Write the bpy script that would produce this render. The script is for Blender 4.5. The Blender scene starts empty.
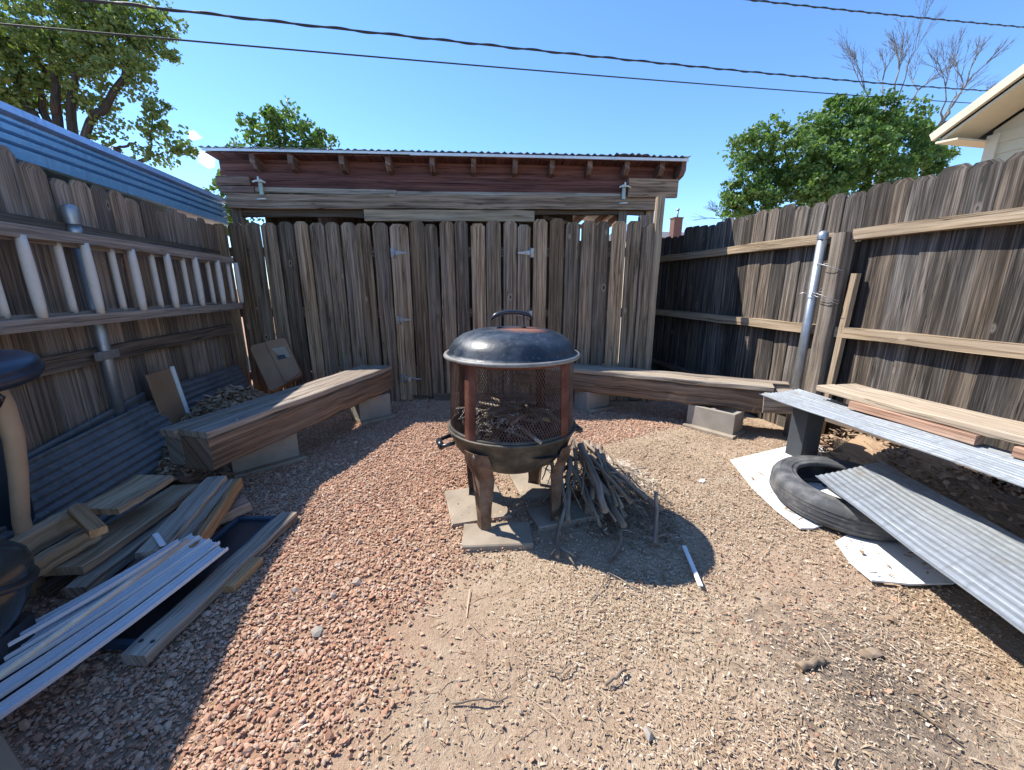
import bpy, math, random
import numpy as np
from mathutils import Vector, Matrix, Euler
R = math.radians
scene = bpy.context.scene
col = scene.collection
rnd = random.Random(7)

# ------------------------------------------------------------------ mesh builder
class MB:
    def __init__(s): s.v=[]; s.f=[]; s.uv=[]; s.sm=[]
    def face(s, idx, uvs=None, smooth=False):
        s.f.append(tuple(idx)); s.sm.append(smooth)
        s.uv.extend(uvs if uvs else [(s.v[i][0]+s.v[i][2]*.3, s.v[i][1]+s.v[i][2]) for i in idx])
    def loft(s, rings, closed=True, caps=True, smooth=False, vlen=None):
        """rings: list of lists of points; uv: u round the section, v along, metres"""
        n=len(rings[0]); b=len(s.v); ou=rnd.uniform(0,50); ov=rnd.uniform(0,50)
        for r in rings: s.v.extend([tuple(p) for p in r])
        per=[0.0]
        for i in range(n): per.append(per[-1]+(Vector(rings[0][i])-Vector(rings[0][(i+1)%n])).length)
        big=max(range(len(rings)), key=lambda k:(Vector(rings[k][0])-Vector(rings[k][n//2])).length)
        per=[0.0]
        for i in range(n): per.append(per[-1]+(Vector(rings[big][i])-Vector(rings[big][(i+1)%n])).length)
        va=[0.0]
        for k in range(1,len(rings)):
            c0=sum((Vector(p) for p in rings[k-1]),Vector())/n; c1=sum((Vector(p) for p in rings[k]),Vector())/n
            va.append(va[-1]+max((c1-c0).length, (Vector(rings[k][0])-Vector(rings[k-1][0])).length if (c1-c0).length<1e-5 else 0))
        m=n if closed else n-1
        for k in range(len(rings)-1):
            for i in range(m):
                j=(i+1)%n
                s.face((b+k*n+i,b+k*n+j,b+(k+1)*n+j,b+(k+1)*n+i),
                       [(ou+per[i],ov+va[k]),(ou+per[i+1],ov+va[k]),(ou+per[i+1],ov+va[k+1]),(ou+per[i],ov+va[k+1])],smooth)
        if caps and closed:
            for k,rev in ((0,True),(len(rings)-1,False)):
                idx=[b+k*n+i for i in range(n)]
                if rev: idx.reverse()
                c=sum((Vector(s.v[i]) for i in idx),Vector())/n
                e0=(Vector(s.v[idx[0]])-c); e0=e0.normalized() if e0.length>1e-9 else Vector((1,0,0))
                nn=(Vector(s.v[idx[0]])-c).cross(Vector(s.v[idx[max(1,n//4)]])-c)
                nn=nn.normalized() if nn.length>1e-12 else Vector((0,0,1))
                e1=nn.cross(e0)
                s.face(idx,[(ou+(Vector(s.v[i])-c).dot(e0),ov+(Vector(s.v[i])-c).dot(e1)*.15) for i in idx])
    def plank(s,p0,p1,w,t,up=(0,0,1),segs=5,jit=.0015,ch=.003,ear=0,roll=0,bow=0):
        p0=Vector(p0);p1=Vector(p1); d=(p1-p0); L=d.length; d.normalize()
        up=Vector(up); x=d.cross(up).normalized(); y=x.cross(d).normalized()
        if roll: q=Matrix.Rotation(roll,3,d); x=q@x; y=q@y
        ts=[i/segs for i in range(segs+1)]; sc=[1]*(segs+1)
        if ear: ts=[0]+[i/segs*(1-ear/L) for i in range(1,segs+1)]+[1]; sc=[1]*(segs+1)+[.56]
        rings=[]
        for tt,k in zip(ts,sc):
            c=p0+d*(L*tt)+y*(bow*4*tt*(1-tt)); a=w/2*k; b=t/2
            pts=[(-a+ch*k,-b),(a-ch*k,-b),(a,-b+ch),(a,b-ch),(a-ch*k,b),(-a+ch*k,b),(-a,b-ch),(-a,-b+ch)]
            ja=rnd.uniform(-jit,jit); jb=rnd.uniform(-jit,jit)
            rings.append([c+x*(u+ja+rnd.uniform(-jit,jit)*.7)+y*(v+jb+rnd.uniform(-jit,jit)*.5) for u,v in pts])
        s.loft(rings)
    def box(s,c,size,M=None,ch=0.0):
        """axis box; M 3x3 rotation"""
        sx,sy,sz=[q/2 for q in size]; c=Vector(c); M=M or Matrix.Identity(3)
        ax=[(M@Vector((1,0,0)),sx),(M@Vector((0,1,0)),sy),(M@Vector((0,0,1)),sz)]
        o=sorted(range(3),key=lambda i:-ax[i][1])
        l=ax[o[0]]
        s.plank(c-l[0]*l[1],c+l[0]*l[1],ax[o[1]][1]*2,ax[o[2]][1]*2,up=ax[o[2]][0],segs=1,jit=0,ch=max(ch,.0008))
    def tube(s,pts,r,n=8,caps=True,smooth=True,taper=None):
        pts=[Vector(p) for p in pts]; rings=[]; up=None
        for i,p in enumerate(pts):
            d=(pts[min(i+1,len(pts)-1)]-pts[max(i-1,0)]).normalized()
            if up is None:
                up=Vector((0,0,1)) if abs(d.z)<.9 else Vector((1,0,0))
            x=d.cross(up).normalized(); up=x.cross(d).normalized()
            rr=r[i] if isinstance(r,(list,tuple)) else (r+(taper-r)*i/(len(pts)-1) if taper is not None else r)
            rings.append([p+x*(math.cos(2*math.pi*k/n)*rr)+up*(math.sin(2*math.pi*k/n)*rr) for k in range(n)])
        s.loft(rings,caps=caps,smooth=smooth)
    def lathe(s,prof,c=(0,0,0),n=48,M=None,caps=False,a0=0,a1=2*math.pi,smooth=True):
        c=Vector(c); M=M or Matrix.Identity(3); full=abs(a1-a0-2*math.pi)<1e-6
        rings=[]
        for r,z in prof:
            rings.append([c+M@Vector((r*math.cos(a0+(a1-a0)*k/(n if full else n-1)),r*math.sin(a0+(a1-a0)*k/(n if full else n-1)),z)) for k in range(n)])
        s.loft(rings,closed=full,caps=caps,smooth=smooth)
    def build(s,name,mat,parent=None,loc=None):
        me=bpy.data.meshes.new(name); vs=s.v
        if parent is not None and loc is None:
            pl=Vector(parent_world(parent))
            vs=[(a[0]-pl.x,a[1]-pl.y,a[2]-pl.z) for a in s.v]
        elif loc is not None:
            vs=[(a[0]-loc[0],a[1]-loc[1],a[2]-loc[2]) for a in s.v]
        me.from_pydata(vs,[],s.f)
        l=me.uv_layers.new(name='UVMap'); l.data.foreach_set('uv',np.array(s.uv,dtype=np.float32).ravel())
        me.polygons.foreach_set('use_smooth',s.sm); me.update()
        me.materials.append(mat)
        o=bpy.data.objects.new(name,me); col.objects.link(o)
        if parent is not None: o.parent=parent
        elif loc is not None: o.location=loc
        return o
def parent_world(p):
    v=Vector((0,0,0))
    while p is not None: v+=p.location; p=p.parent
    return v
def tag(o,label,cat,group=None):
    o['label']=label; o['category']=cat
    if group: o['group']=group
    return o
def thing(name,loc,label,cat,group=None):
    o=bpy.data.objects.new(name,None); o.empty_display_size=.1; col.objects.link(o); o.location=loc
    return tag(o,label,cat,group)
def npmesh(name,V,F,mat,smooth=False,UV=None,kind=None,parent=None):
    """V (n,3), F (m,k) arrays"""
    me=bpy.data.meshes.new(name); k=F.shape[1]
    me.vertices.add(len(V)); me.vertices.foreach_set('co',V.astype(np.float32).ravel())
    me.loops.add(F.size); me.loops.foreach_set('vertex_index',F.astype(np.int32).ravel())
    me.polygons.add(len(F)); me.polygons.foreach_set('loop_start',np.arange(0,F.size,k,dtype=np.int32))
    try: me.polygons.foreach_set('loop_total',np.full(len(F),k,dtype=np.int32))
    except Exception: pass
    me.polygons.foreach_set('use_smooth',np.full(len(F),smooth)); me.update(calc_edges=True); me.validate()
    me.materials.append(mat); o=bpy.data.objects.new(name,me); col.objects.link(o)
    if kind: o['kind']=kind
    if parent is not None: o.parent=parent
    return o

# ------------------------------------------------------------------ materials
class NT:
    def __init__(s,name):
        m=bpy.data.materials.new(name); m.use_nodes=True; s.m=m; s.t=m.node_tree; s.n=s.t.nodes; s.l=s.t.links
        s.b=s.n['Principled BSDF']; s.uvn=None
    def new(s,t,**k):
        n=s.n.new(t)
        for a,v in k.items():
            if a in n.inputs.keys(): n.inputs[a].default_value=v
            else: setattr(n,a,v)
        return n
    def link(s,a,b): s.l.new(a,b)
    def coord(s,kind='UV',scale=(1,1,1)):
        t=s.new('ShaderNodeTexCoord'); m=s.new('ShaderNodeMapping'); m.inputs['Scale'].default_value=scale
        s.link(t.outputs[kind],m.inputs['Vector']); return m.outputs['Vector']
    def noise(s,vec,scale=5,detail=4,rough=.55,dist=0):
        n=s.new('ShaderNodeTexNoise'); n.inputs['Scale'].default_value=scale; n.inputs['Detail'].default_value=detail
        n.inputs['Roughness'].default_value=rough; n.inputs['Distortion'].default_value=dist
        s.link(vec,n.inputs['Vector']); return n.outputs['Fac']
    def ramp(s,fac,stops,interp='LINEAR'):
        r=s.new('ShaderNodeValToRGB'); r.color_ramp.interpolation=interp; e=r.color_ramp.elements
        while len(e)<len(stops): e.new(.5)
        for x,(p,c) in zip(e,stops): x.position=p; x.color=(c[0],c[1],c[2],1) if not isinstance(c,(int,float)) else (c,c,c,1)
        s.link(fac,r.inputs['Fac']); return r.outputs['Color']
    def mix(s,fac,a,b,mode='MIX'):
        n=s.new('ShaderNodeMix',data_type='RGBA'); n.blend_type=mode
        for v,i in ((fac,0),(a,6),(b,7)):
            if isinstance(v,(int,float)): n.inputs[i].default_value=v if i==0 else (v,v,v,1)
            elif isinstance(v,tuple): n.inputs[i].default_value=(v[0],v[1],v[2],1)
            else: s.link(v,n.inputs[i])
        return n.outputs[2]
    def math(s,op,a,b=0.0):
        n=s.new('ShaderNodeMath',operation=op)
        for v,i in ((a,0),(b,1)):
            if isinstance(v,(int,float)): n.inputs[i].default_value=v
            else: s.link(v,n.inputs[i])
        return n.outputs[0]
    def island(s):
        return s.new('ShaderNodeNewGeometry').outputs['Random Per Island']
    def bump(s,h,strength=.4,dist=.01):
        b=s.new('ShaderNodeBump'); b.inputs['Strength'].default_value=strength; b.inputs['Distance'].default_value=dist
        s.link(h,b.inputs['Height']); s.link(b.outputs[0],s.b.inputs['Normal'])
    def done(s,color=None,rough=.8,metal=0.0,spec=.5):
        if color is not None:
            if isinstance(color,tuple): s.b.inputs['Base Color'].default_value=(*color,1)
            else: s.link(color,s.b.inputs['Base Color'])
        if isinstance(rough,(int,float)): s.b.inputs['Roughness'].default_value=rough
        else: s.link(rough,s.b.inputs['Roughness'])
        if isinstance(metal,(int,float)): s.b.inputs['Metallic'].default_value=metal
        else: s.link(metal,s.b.inputs['Metallic'])
        s.b.inputs['Specular IOR Level'].default_value=spec
        return s.m

def wood(name,dark,mid,light,streak=.5,knots=True,blotch=.5,bump=.6,var=.45,crack=1.0,rough=.85):
    t=NT(name)
    g1=t.noise(t.coord('UV',(140,3.0,1)),1,5,.65,.15)
    g2=t.noise(t.coord('UV',(36,.7,1)),1,5,.65,.2)
    g3=t.noise(t.coord('UV',(7,2.2,1)),1,3,.5)
    g=t.math('ADD',t.math('MULTIPLY',g1,.45),t.math('MULTIPLY',g2,.55))
    c=t.ramp(g,[(.38,dark),(.49,mid),(.62,light)])
    isl=t.island()
    br=t.math('ADD',t.math('MULTIPLY',isl,var*1.6),1-var*.8)
    mul=t.new('ShaderNodeCombineColor'); 
    for k,w in ((0,1.0),(1,1.0),(2,1.0)): t.link(br,mul.inputs[k])
    # grey weathering blotches (own shape, from rain)
    bl=t.noise(t.coord('UV',(9,1.1,1)),1,5,.6,.2)
    grey=tuple((light[0]+light[1]+light[2])/3*.8 for _ in range(3))
    c=t.mix(t.ramp(bl,[(.45,0),(.75,blotch)]),c,grey)
    # dark weather stains
    st=t.noise(t.coord('UV',(22,.5,1)),1.3,3,.5)
    c=t.mix(t.ramp(st,[(.52,0),(.72,streak)]),c,tuple(q*.35 for q in dark))
    tint=t.ramp(t.math('FRACT',t.math('MULTIPLY',isl,7.31)),[(0,(1.08,1.0,.90)),(.5,(1,1,1)),(1,(.93,.98,1.05))])
    c=t.mix(1.0,c,mul.outputs[0],'MULTIPLY'); c=t.mix(1.0,c,tint,'MULTIPLY')
    # drying cracks
    cr=t.noise(t.coord('UV',(55,.8,1)),1.7,2,.4,.25)
    crk=t.math('MULTIPLY',t.ramp(cr,[(.47,0),(.5,crack),(.53,0)]),t.ramp(t.noise(t.coord('UV',(13,1.7,1)),1.3,2,.5),[(.5,0),(.6,1)]))
    c=t.mix(crk,c,tuple(q*.25 for q in dark))
    if knots:
        v=t.new('ShaderNodeTexVoronoi',feature='F1'); v.inputs['Scale'].default_value=1
        t.link(t.coord('UV',(7,3.6,1)),v.inputs['Vector'])
        sepc=t.new('ShaderNodeSeparateColor'); t.link(v.outputs['Color'],sepc.inputs[0])
        dist=t.math('ADD',v.outputs['Distance'],t.math('MULTIPLY',t.math('SUBTRACT',g3,.5),.12))
        dist=t.math('ADD',dist,t.math('MULTIPLY',t.math('GREATER_THAN',sepc.outputs[0],.42),1.0))
        dist=t.math('ADD',dist,t.math('MULTIPLY',sepc.outputs[1],.05))
        kn=t.ramp(dist,[(.04,.9),(.08,.55),(.10,0)])
        c=t.mix(kn,c,tuple(q*.4 for q in dark))
        ring=t.ramp(dist,[(.08,0),(.11,.45),(.17,0)])
        c=t.mix(ring,c,tuple(min(1,q*1.2) for q in light))
    h=t.math('SUBTRACT',g,t.math('MULTIPLY',crk,.6))
    t.bump(t.math('ADD',h,t.math('MULTIPLY',g3,.4)),bump,.006)
    return t.done(c,rough,0,.25)

def flat(name,c1,c2,scale=6,rough=.6,metal=0,bump=.15,spec=.5,fine=80,kind='Object',rstop=None):
    t=NT(name); v=t.coord(kind)
    n=t.noise(v,scale,5,.6); f=t.noise(v,fine,4,.6)
    c=t.mix(t.ramp(n,[(.35,0),(.65,1)]),c1,c2)
    c=t.mix(t.math('MULTIPLY',f,.35),c,tuple(q*.6 for q in c1))
    t.bump(f,bump,.003)
    r=rough
    if rstop: r=t.ramp(n,[(.3,rstop[0]),(.7,rstop[1])])
    return t.done(c,r,metal,spec)

M={}
M['fence_back']=wood('weathered_brown_boards',(.07,.045,.027),(.245,.17,.105),(.50,.375,.255),var=.72,blotch=.3)
M['fence_left']=wood('weathered_grey_boards',(.085,.062,.045),(.235,.178,.132),(.41,.325,.25),var=.55,blotch=.35)
M['fence_right']=wood('dark_stained_boards',(.028,.022,.017),(.072,.058,.046),(.26,.215,.175),var=.6,blotch=.25,streak=.6)
M['rail']=wood('bleached_rail_wood',(.13,.092,.058),(.31,.235,.155),(.46,.37,.265),var=.3,blotch=.2,streak=.3)
M['rail_dark']=wood('old_dark_rail_wood',(.04,.03,.022),(.12,.09,.066),(.24,.19,.145),var=.25)
M['post']=wood('grey_post_wood',(.07,.056,.044),(.18,.15,.12),(.31,.265,.22),var=.2)
M['ladder']=wood('old_ladder_wood',(.12,.098,.08),(.26,.22,.185),(.42,.375,.33),var=.15,knots=False)
def m_rung():
    t=NT('chipped_white_paint'); v=t.coord('Object'); n=t.noise(v,16,6,.7,.3); f=t.noise(v,60,4,.6)
    c=t.mix(t.math('MULTIPLY',f,.4),(.66,.63,.57),(.46,.42,.36)); c=t.mix(t.ramp(n,[(.60,0),(.70,.6)]),c,(.42,.36,.30))
    t.bump(n,.4,.004); return t.done(c,.65,0,.3)
M['rung']=m_rung()
M['beam']=wood('railway_sleeper_wood',(.05,.032,.021),(.16,.108,.072),(.31,.22,.155),var=.25,bump=.8,streak=.35,blotch=.4,crack=.8)
M['shed_beam']=wood('weathered_shed_beam',(.09,.06,.04),(.25,.175,.12),(.42,.32,.235),var=.3,bump=.8,streak=.4,blotch=.2)
M['beam_top']=wood('grey_sleeper_top',(.09,.073,.058),(.25,.205,.165),(.43,.37,.31),var=.25,bump=.9,streak=.45)
M['beam_pale']=wood('bleached_bench_plank',(.13,.105,.075),(.33,.275,.21),(.50,.44,.36),var=.2,bump=.8,streak=.3)
M['lumber_tan']=wood('tan_lumber',(.17,.115,.07),(.36,.26,.165),(.54,.41,.28),var=.3,blotch=.25,streak=.25)
M['lumber_grey']=wood('grey_lumber',(.11,.093,.075),(.29,.245,.20),(.50,.44,.375),var=.2,streak=.35,knots=False)
M['lumber_dark']=wood('dark_brown_lumber',(.04,.029,.021),(.105,.078,.057),(.21,.165,.125),var=.2)  # darkest brown of the lumber tones
M['lumber_orange']=wood('fresh_orange_lumber',(.22,.12,.055),(.40,.235,.115),(.55,.36,.20),var=.15,blotch=.1,streak=.1,crack=.4)
M['lumber_red']=wood('red_cut_lumber',(.20,.105,.07),(.38,.235,.165),(.52,.37,.28),var=.2,blotch=.15,streak=.1)
M['plank_pale']=wood('pale_bleached_plank',(.20,.155,.11),(.42,.34,.25),(.58,.49,.38),var=.2,blotch=.2,streak=.15)
M['barn_red']=wood('peeling_barn_red_paint',(.065,.027,.022),(.155,.062,.05),(.23,.11,.088),var=.3,knots=False,blotch=.12,streak=.5,bump=.4)
M['rafter']=wood('rafter_wood',(.06,.034,.027),(.15,.085,.066),(.26,.17,.13),var=.4)
M['charred']=wood('burnt_wood',(.008,.007,.006),(.02,.018,.016),(.05,.045,.04),var=.4)
M['block']=flat('concrete_block',(.38,.34,.29),(.27,.24,.20),5,.95,0,.6,.2,120)
M['paver']=flat('grey_paver',(.40,.335,.26),(.27,.22,.165),5,.95,0,.4,.2,150)
def m_wb():
    t=NT('dirty_white_laminate'); v=t.coord('Object'); n=t.noise(v,4,6,.65,.3); f=t.noise(v,90,4,.7)
    c=t.mix(t.ramp(n,[(.5,0),(.75,.4)]),(.80,.80,.79),(.58,.54,.47)); c=t.mix(t.ramp(f,[(.62,0),(.68,.6)]),c,(.35,.28,.2))
    return t.done(c,.4,0,.5)
M['white_board']=m_wb()
M['vinyl']=flat('white_vinyl_trim',(.72,.74,.78),(.60,.62,.66),4,.45,0,.05,.5)
M['vinyl_dirty']=flat('dirty_cream_strip',(.62,.58,.50),(.42,.38,.31),8,.6,0,.2)
M['black_plastic']=flat('black_plastic',(.015,.017,.022),(.03,.034,.04),5,.3,0,.1)
M['barrel']=flat('dark_green_black_plastic',(.012,.018,.018),(.035,.045,.046),6,.22,0,.15)
M['seat']=flat('blue_black_vinyl',(.018,.028,.050),(.03,.045,.075),5,.38,0,.12)
M['bucket']=flat('slate_blue_plastic',(.03,.06,.10),(.05,.085,.13),5,.5,0,.1)
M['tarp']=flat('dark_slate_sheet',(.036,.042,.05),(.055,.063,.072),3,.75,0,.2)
M['tan_paint']=flat('tan_painted_wood',(.46,.33,.21),(.38,.27,.17),6,.6,0,.15)
M['hinge']=flat('galvanised_hinge',(.44,.44,.42),(.30,.28,.25),20,.45,.6,.2)
M['pipe']=flat('galvanised_pipe',(.42,.45,.47),(.30,.32,.34),7,.45,.75,.15)
M['wire']=flat('tie_wire',(.5,.5,.5),(.35,.35,.35),20,.4,.8,.1)
M['brown_plastic']=flat('brown_plastic',(.34,.20,.11),(.26,.15,.08),4,.55,0,.1)
M['label']=flat('worn_paper_label',(.42,.36,.29),(.32,.27,.21),30,.8,0,.1)
M['black_cable']=flat('black_cable',(.012,.012,.014),(.02,.02,.022),30,.6)
M['cream']=flat('cream_painted_siding',(.62,.53,.36),(.56,.47,.31),2,.6,0,.1)
M['cream_trim']=flat('cream_painted_trim',(.66,.58,.42),(.60,.52,.37),2,.55,0,.1)
M['shingle']=flat('grey_roof_shingle',(.16,.16,.17),(.10,.10,.11),9,.95,0,.6)
M['brick']=flat('red_chimney_brick',(.20,.095,.07),(.15,.075,.055),12,.9,0,.5)
M['glow_none']=None
M['lamp_green']=flat('pale_green_lamp_housing',(.45,.55,.48),(.35,.42,.37),9,.5,0,.1)
M['lamp_white']=flat('pale_lamp_arm',(.75,.76,.72),(.6,.6,.56),9,.5,0,.1)
M['drip']=flat('white_drip_edge',(.72,.75,.78),(.55,.58,.6),6,.4,.35,.1)
M['rubber']=None
def m_metal(name,c1,c2,rough=(.3,.55),metal=.85):
    t=NT(name); v=t.coord('Object')
    n=t.noise(v,3,5,.6); w=t.noise(t.coord('Object',(1,1,1)),35,4,.65)
    st=t.noise(t.coord('UV',(1,12,1)),2,4,.6)
    c=t.mix(t.ramp(n,[(.35,0),(.65,1)]),c1,c2)
    c=t.mix(t.ramp(w,[(.5,0),(.72,.55)]),c,tuple(min(1,q*1.35) for q in c1))
    c=t.mix(t.ramp(st,[(.55,0),(.75,.6)]),c,tuple(q*.5 for q in c2))
    if 'galv' in name:
        dn=t.noise(v,6,6,.7,.3); c=t.mix(t.ramp(dn,[(.56,0),(.72,.6)]),c,(.24,.185,.13))
    t.bump(w,.12,.003)
    return t.done(c,t.ramp(n,[(.3,rough[0]),(.7,rough[1])]),metal,.5)
M['galv']=m_metal('galvanised_sheet',(.36,.385,.40),(.26,.28,.295),(.45,.65),.4)
M['galv_shade']=m_metal('shade_toned_grey_sheet',(.17,.175,.18),(.11,.115,.12),(.5,.7),.25)  # galvanised tone darkened so the left sheets carry their shade
M['blue_metal']=m_metal('blue_painted_metal',(.24,.50,.74),(.18,.41,.64),(.25,.4),.25)
M['blue_pale']=m_metal('pale_blue_painted_metal',(.38,.60,.90),(.30,.50,.80),(.25,.4),.2)

def m_tyre():
    t=NT('old_dusty_rubber'); v=t.coord('Object')
    n=t.noise(v,9,5,.6); f=t.noise(v,70,3,.6)
    c=t.mix(t.ramp(n,[(.45,0),(.7,.75)]),(.075,.077,.082),(.24,.235,.225))
    t.bump(f,.25,.003); return t.done(c,.75,0,.3)
M['rubber']=m_tyre()
def m_lid():
    t=NT('scorched_blue_black_enamel'); v=t.coord('Object')
    n=t.noise(v,7,6,.65,.4); f=t.noise(v,60,4,.7)
    c=t.mix(t.ramp(n,[(.44,0),(.62,.8)]),(.010,.016,.026),(.035,.055,.08))
    # rust worn through around the handle
    o=t.new('ShaderNodeTexCoord'); d=t.new('ShaderNodeVectorMath',operation='DISTANCE')
    t.link(o.outputs['Object'],d.inputs[0]); d.inputs[1].default_value=(.03,-.05,.10+.86)
    dd=t.math('ADD',d.outputs['Value'],t.math('MULTIPLY',t.math('SUBTRACT',n,.5),.22))
    c=t.mix(t.ramp(dd,[(.06,.95),(.13,0)]),c,(.28,.12,.075))
    sp=t.ramp(f,[(.58,0),(.72,.4)])
    c=t.mix(sp,c,(.22,.24,.26))
    t.bump(t.math('ADD',f,n),.2,.004)
    return t.done(c,t.ramp(n,[(.35,.30),(.65,.6)]),0,.5)
M['lid']=m_lid()
def m_rust(name,a,b,c3,rough=.8,spec=.3):
    t=NT(name); v=t.coord('Object'); n=t.noise(v,8,6,.65,.3); f=t.noise(v,55,4,.7)
    c=t.ramp(n,[(.35,a),(.5,b),(.68,c3)])
    c=t.mix(t.math('MULTIPLY',f,.4),c,tuple(q*.5 for q in a))
    t.bump(f,.35,.003); return t.done(c,rough,.1,spec)
M['rust_red']=m_rust('red_rust',(.10,.035,.022),(.17,.062,.040),(.24,.11,.075))
M['bowl']=m_rust('sooty_bowl_enamel',(.045,.042,.036),(.09,.08,.065),(.18,.15,.115),.55)
M['leg_metal']=m_rust('rusting_leg_steel',(.05,.033,.024),(.15,.09,.06),(.28,.20,.14),.7)
M['mesh_metal']=m_rust('rusty_screen_wire',(.08,.05,.038),(.15,.09,.065),(.24,.155,.115),.7)
M['rimlip']=m_rust('grey_worn_rim',(.16,.155,.14),(.26,.25,.23),(.36,.34,.31),.5)
def m_bark(name,a,b,c3):
    t=NT(name); n=t.noise(t.coord('UV',(30,4,1)),1,5,.6,.4); n2=t.noise(t.coord('Object'),18,4,.6)
    c=t.ramp(n,[(.35,a),(.5,b),(.68,c3)]); i=t.island()
    c=t.mix(t.math('MULTIPLY',i,.6),c,tuple(q*.45 for q in b))
    t.bump(t.math('ADD',n,n2),.6,.004); return t.done(c,.9,0,.2)
M['stick']=m_bark('grey_stick_bark',(.12,.085,.06),(.30,.235,.18),(.52,.44,.35))
M['stick_tan']=m_bark('peeled_tan_stick',(.16,.11,.07),(.30,.22,.15),(.42,.33,.24))
M['bark']=m_bark('dark_tree_bark',(.030,.024,.020),(.075,.062,.052),(.14,.12,.10))
M['bark_pale']=m_bark('pale_dead_bark',(.095,.09,.08),(.18,.172,.155),(.28,.27,.245))
def m_leaf(name,c1,c2,c3):
    t=NT(name); i=t.island()
    c=t.ramp(i,[(0,c1),(.5,c2),(1,c3)])
    v=t.noise(t.coord('Object'),.9,3,.5); c=t.mix(t.ramp(v,[(.4,0),(.65,.5)]),c,c3)
    t.done(c,.5,0,.4)
    tr=t.new('ShaderNodeBsdfTranslucent'); t.link(t.mix(1.0,c,(1.0,1.15,.5),'MULTIPLY'),tr.inputs['Color'])
    mx=t.new('ShaderNodeMixShader'); mx.inputs[0].default_value=.38
    t.link(t.b.outputs[0],mx.inputs[1]); t.link(tr.outputs[0],mx.inputs[2])
    t.link(mx.outputs[0],t.n['Material Output'].inputs['Surface']); return t.m
M['leaf_a']=m_leaf('elm_leaf',(.09,.14,.035),(.16,.22,.06),(.25,.31,.11))
M['leaf_b']=m_leaf('maple_leaf',(.05,.11,.025),(.10,.185,.04),(.20,.29,.085))
def m_rock():
    t=NT('crushed_red_rock'); i=t.island(); n=t.noise(t.coord('Object'),60,3,.6)
    c=t.ramp(i,[(0,(.33,.165,.105)),(.3,(.47,.265,.175)),(.6,(.55,.345,.235)),(.85,(.60,.44,.325)),(1,(.48,.39,.31))])
    c=t.mix(t.math('MULTIPLY',n,.45),c,(.38,.225,.15)); t.bump(n,.3,.002); return t.done(c,.95,0,.15)
M['rock']=m_rock()
def m_litter():
    t=NT('dry_straw_and_bark'); i=t.island()
    c=t.ramp(i,[(0,(.19,.125,.08)),(.2,(.32,.22,.14)),(.45,(.42,.31,.205)),(.75,(.50,.39,.27)),(.93,(.55,.46,.35)),(1,(.66,.60,.50))])
    return t.done(c,.9,0,.15)
M['litter']=m_litter()
def m_ground():
    t=NT('dry_dirt_yard'); v=t.coord('Object')
    n=t.noise(v,1.3,5,.6); n2=t.noise(v,14,6,.65); n3=t.noise(v,75,5,.7); n4=t.noise(v,260,3,.6)
    c=t.ramp(n2,[(.3,(.35,.255,.17)),(.5,(.45,.34,.235)),(.7,(.53,.42,.30))])
    c=t.mix(t.ramp(n,[(.4,0),(.65,.5)]),c,(.42,.275,.195))
    c=t.mix(t.ramp(n3,[(.5,0),(.72,.6)]),c,(.20,.135,.095))
    c=t.mix(t.ramp(n4,[(.55,0),(.75,.45)]),c,(.66,.55,.42))
    # old ash patch and grey patches trodden into the dirt
    o=t.new('ShaderNodeTexCoord'); d=t.new('ShaderNodeVectorMath',operation='DISTANCE'); t.link(o.outputs['Object'],d.inputs[0]); d.inputs[1].default_value=(1.28,.72,0)
    dd=t.math('ADD',d.outputs['Value'],t.math('MULTIPLY',t.math('SUBTRACT',n2,.5),1.0))
    c=t.mix(t.ramp(dd,[(.06,.75),(.42,0)]),c,(.12,.10,.085))
    # red rock dust under the gravel side
    sx=t.new('ShaderNodeSeparateXYZ'); t.link(o.outputs['Object'],sx.inputs[0])
    g=t.math('ADD',sx.outputs[0],t.math('MULTIPLY',sx.outputs[1],-.35))
    g=t.math('ADD',g,t.math('MULTIPLY',n,.5))
    c=t.mix(t.ramp(t.math('ADD',g,.9),[(.35,.85),(.75,0)]),c,(.40,.24,.155))
    t.bump(t.math('ADD',t.math('ADD',n2,n3),t.math('MULTIPLY',n4,.5)),.9,.012)
    return t.done(c,.97,0,.1)
M['ground']=m_ground()
M['ash']=m_rust('ash_and_charcoal',(.02,.02,.02),(.05,.048,.045),(.13,.125,.115),.95,.1)
M['straw']=flat('bleached_dry_straw',(.68,.60,.48),(.48,.40,.30),20,.8)
M['shaving']=flat('white_ash_curl',(.70,.66,.60),(.5,.46,.4),20,.8)
M['leafheap']=m_litter(); 
M['leafheap'].name='brown_dead_leaves'
M['leafheap'].node_tree.nodes['Color Ramp'].color_ramp.elements[3].color=(.30,.19,.12,1)
M['leafheap'].node_tree.nodes['Color Ramp'].color_ramp.elements[4].color=(.20,.12,.08,1)
M['leafheap'].node_tree.nodes['Color Ramp'].color_ramp.elements[5].color=(.34,.24,.16,1)
M['barkchip']=flat('rust_brown_bark_chip',(.30,.15,.08),(.2,.1,.06),30,.9)

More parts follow.
